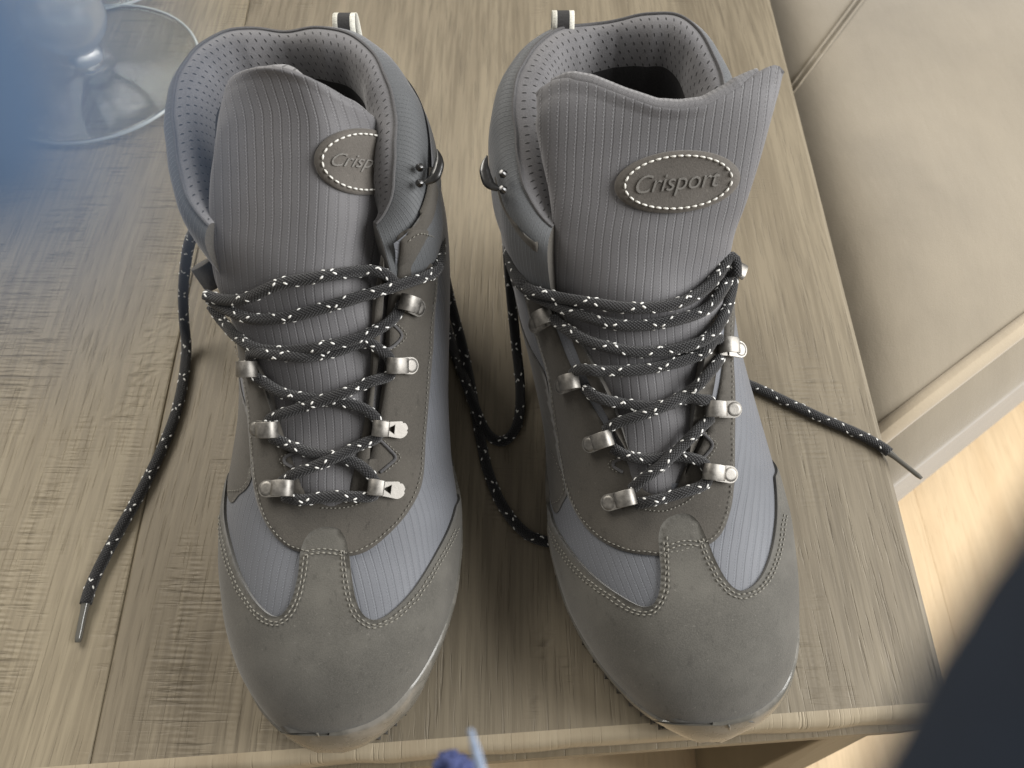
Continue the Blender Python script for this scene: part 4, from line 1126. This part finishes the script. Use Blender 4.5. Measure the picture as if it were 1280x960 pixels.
def glass_vase(u, v, label):
    c = P(u, v, .0); root = tag(empty('glass_vase', c), label, 'glass vase', 'clear glass vases on round feet')
    rim = P(u + 127, v, 0); R = .083
    G = Geo(); lathe(G, c, spline([(.001, .0010), (.05, .0010), (R - .003, .0012), (R, .0030), (R - .002, .0050), (R - .006, .0046), (.05, .0042), (.016, .0060), (.010, .011), (.001, .012)], 60)); G.build('foot', [M['glass']], root)
    G = Geo(); tube(G, [c + np.array([(R - .0008) * math.cos(a), (R - .0008) * math.sin(a), .0034]) for a in np.linspace(0, 2 * math.pi, 120)], .0013, 8, cap=False); G.build('foot_rim_highlight', [M['rim_highlight']], root)  # ring added to paint a bright highlight along the foot's edge
    G = Geo(); lathe(G, c + [0, 0, .0122], spline([(.001, 0), (.011, .001), (.0125, .006), (.009, .011), (.014, .014), (.026, .026), (.030, .040), (.025, .054), (.012, .064), (.001, .066)], 60)); G.build('stem_ball', [gm2.mat], root)
    G = Geo(); lathe(G, c + [0, 0, .0784], spline([(.001, 0), (.010, .001), (.022, .012), (.046, .040), (.058, .080), (.056, .130), (.054, .131), (.055, .080), (.043, .042), (.019, .016), (.001, .010)], 70)); G.build('bowl', [M['glass']], root)
glass_vase(120, 92, 'clear glass vase on a round foot, whole foot rim showing left of the boots')
glass_vase(128, -52, 'clear glass vase at the top edge, only the front rim of its foot showing')

# ------------------------------------------------------------------ out of focus cloth things close to the lens
M['navy'] = simple('navy_cloth', (.004, .009, .019), .9, nscale=900, bs=.4, bd=.0004)
M['blue'] = simple('blue_cord_cloth', (.050, .086, .150), .9, nscale=1500)
M['blue2'] = simple('blue_yarn', (.05, .065, .17), .9, nscale=1500)
M['pale'] = simple('pale_blue_cord', (.25, .31, .42), .9, nscale=1500)
def near_tube(name, pts, rad_px, mat, label, cat, wr=.04, n=40):
    """pts: (u, v, depth); radius given in photo pixels at that depth"""
    c = spline(np.array([PD(*q) for q in pts]), n); d = np.interp(np.linspace(0, 1, n), np.linspace(0, 1, len(pts)), [q[2] for q in pts])
    r = np.interp(np.linspace(0, 1, n), np.linspace(0, 1, len(rad_px)), rad_px) / FPX * d
    G = Geo(); tube(G, c, r * (1 + wr * np.sin(np.arange(n) * 1.1)), 20)
    return tag(G.build(name, [M[mat]]), label, cat)
near_tube('sleeve', [(1560, 500, .018), (1446, 722, .017), (1335, 905, .0165), (1262, 1060, .016), (1190, 1230, .016)], [150, 160, 165, 170, 180], 'navy', 'dark navy cloth sleeve out of focus at the lower right corner', 'sleeve', .008)
near_tube('drawstring', [(-150, -260, .0046), (-90, -60, .0046), (-45, 140, .0046), (-80, 350, .0046)], [160, 190, 205, 150], 'blue', 'blurred blue drawstring over the glass vases at the upper left', 'drawstring', .0)
near_tube('cord_end', [(588, 912, .10), (594, 935, .10), (602, 965, .10), (612, 1000, .10)], [3, 6, 7, 7], 'pale', 'pale blue blurred cord end at the bottom edge between the boots', 'cord', 0)
G = Geo()
cc = PD(566, 968, .13)
for k in range(46):
    a = rng.normal(size=3); a /= np.linalg.norm(a); a2 = rng.normal(size=3); a2 /= np.linalg.norm(a2)
    R_ = .0034; q = [cc + R_ * (a * math.cos(t) + a2 * math.sin(t)) / 1.25 for t in np.linspace(0, 2.6, 10)]
    tube(G, q, .0008, 6)
tag(G.build('yarn_tassel', [M['blue2']]), 'dark blue yarn tassel peeking in at the bottom edge', 'tassel')
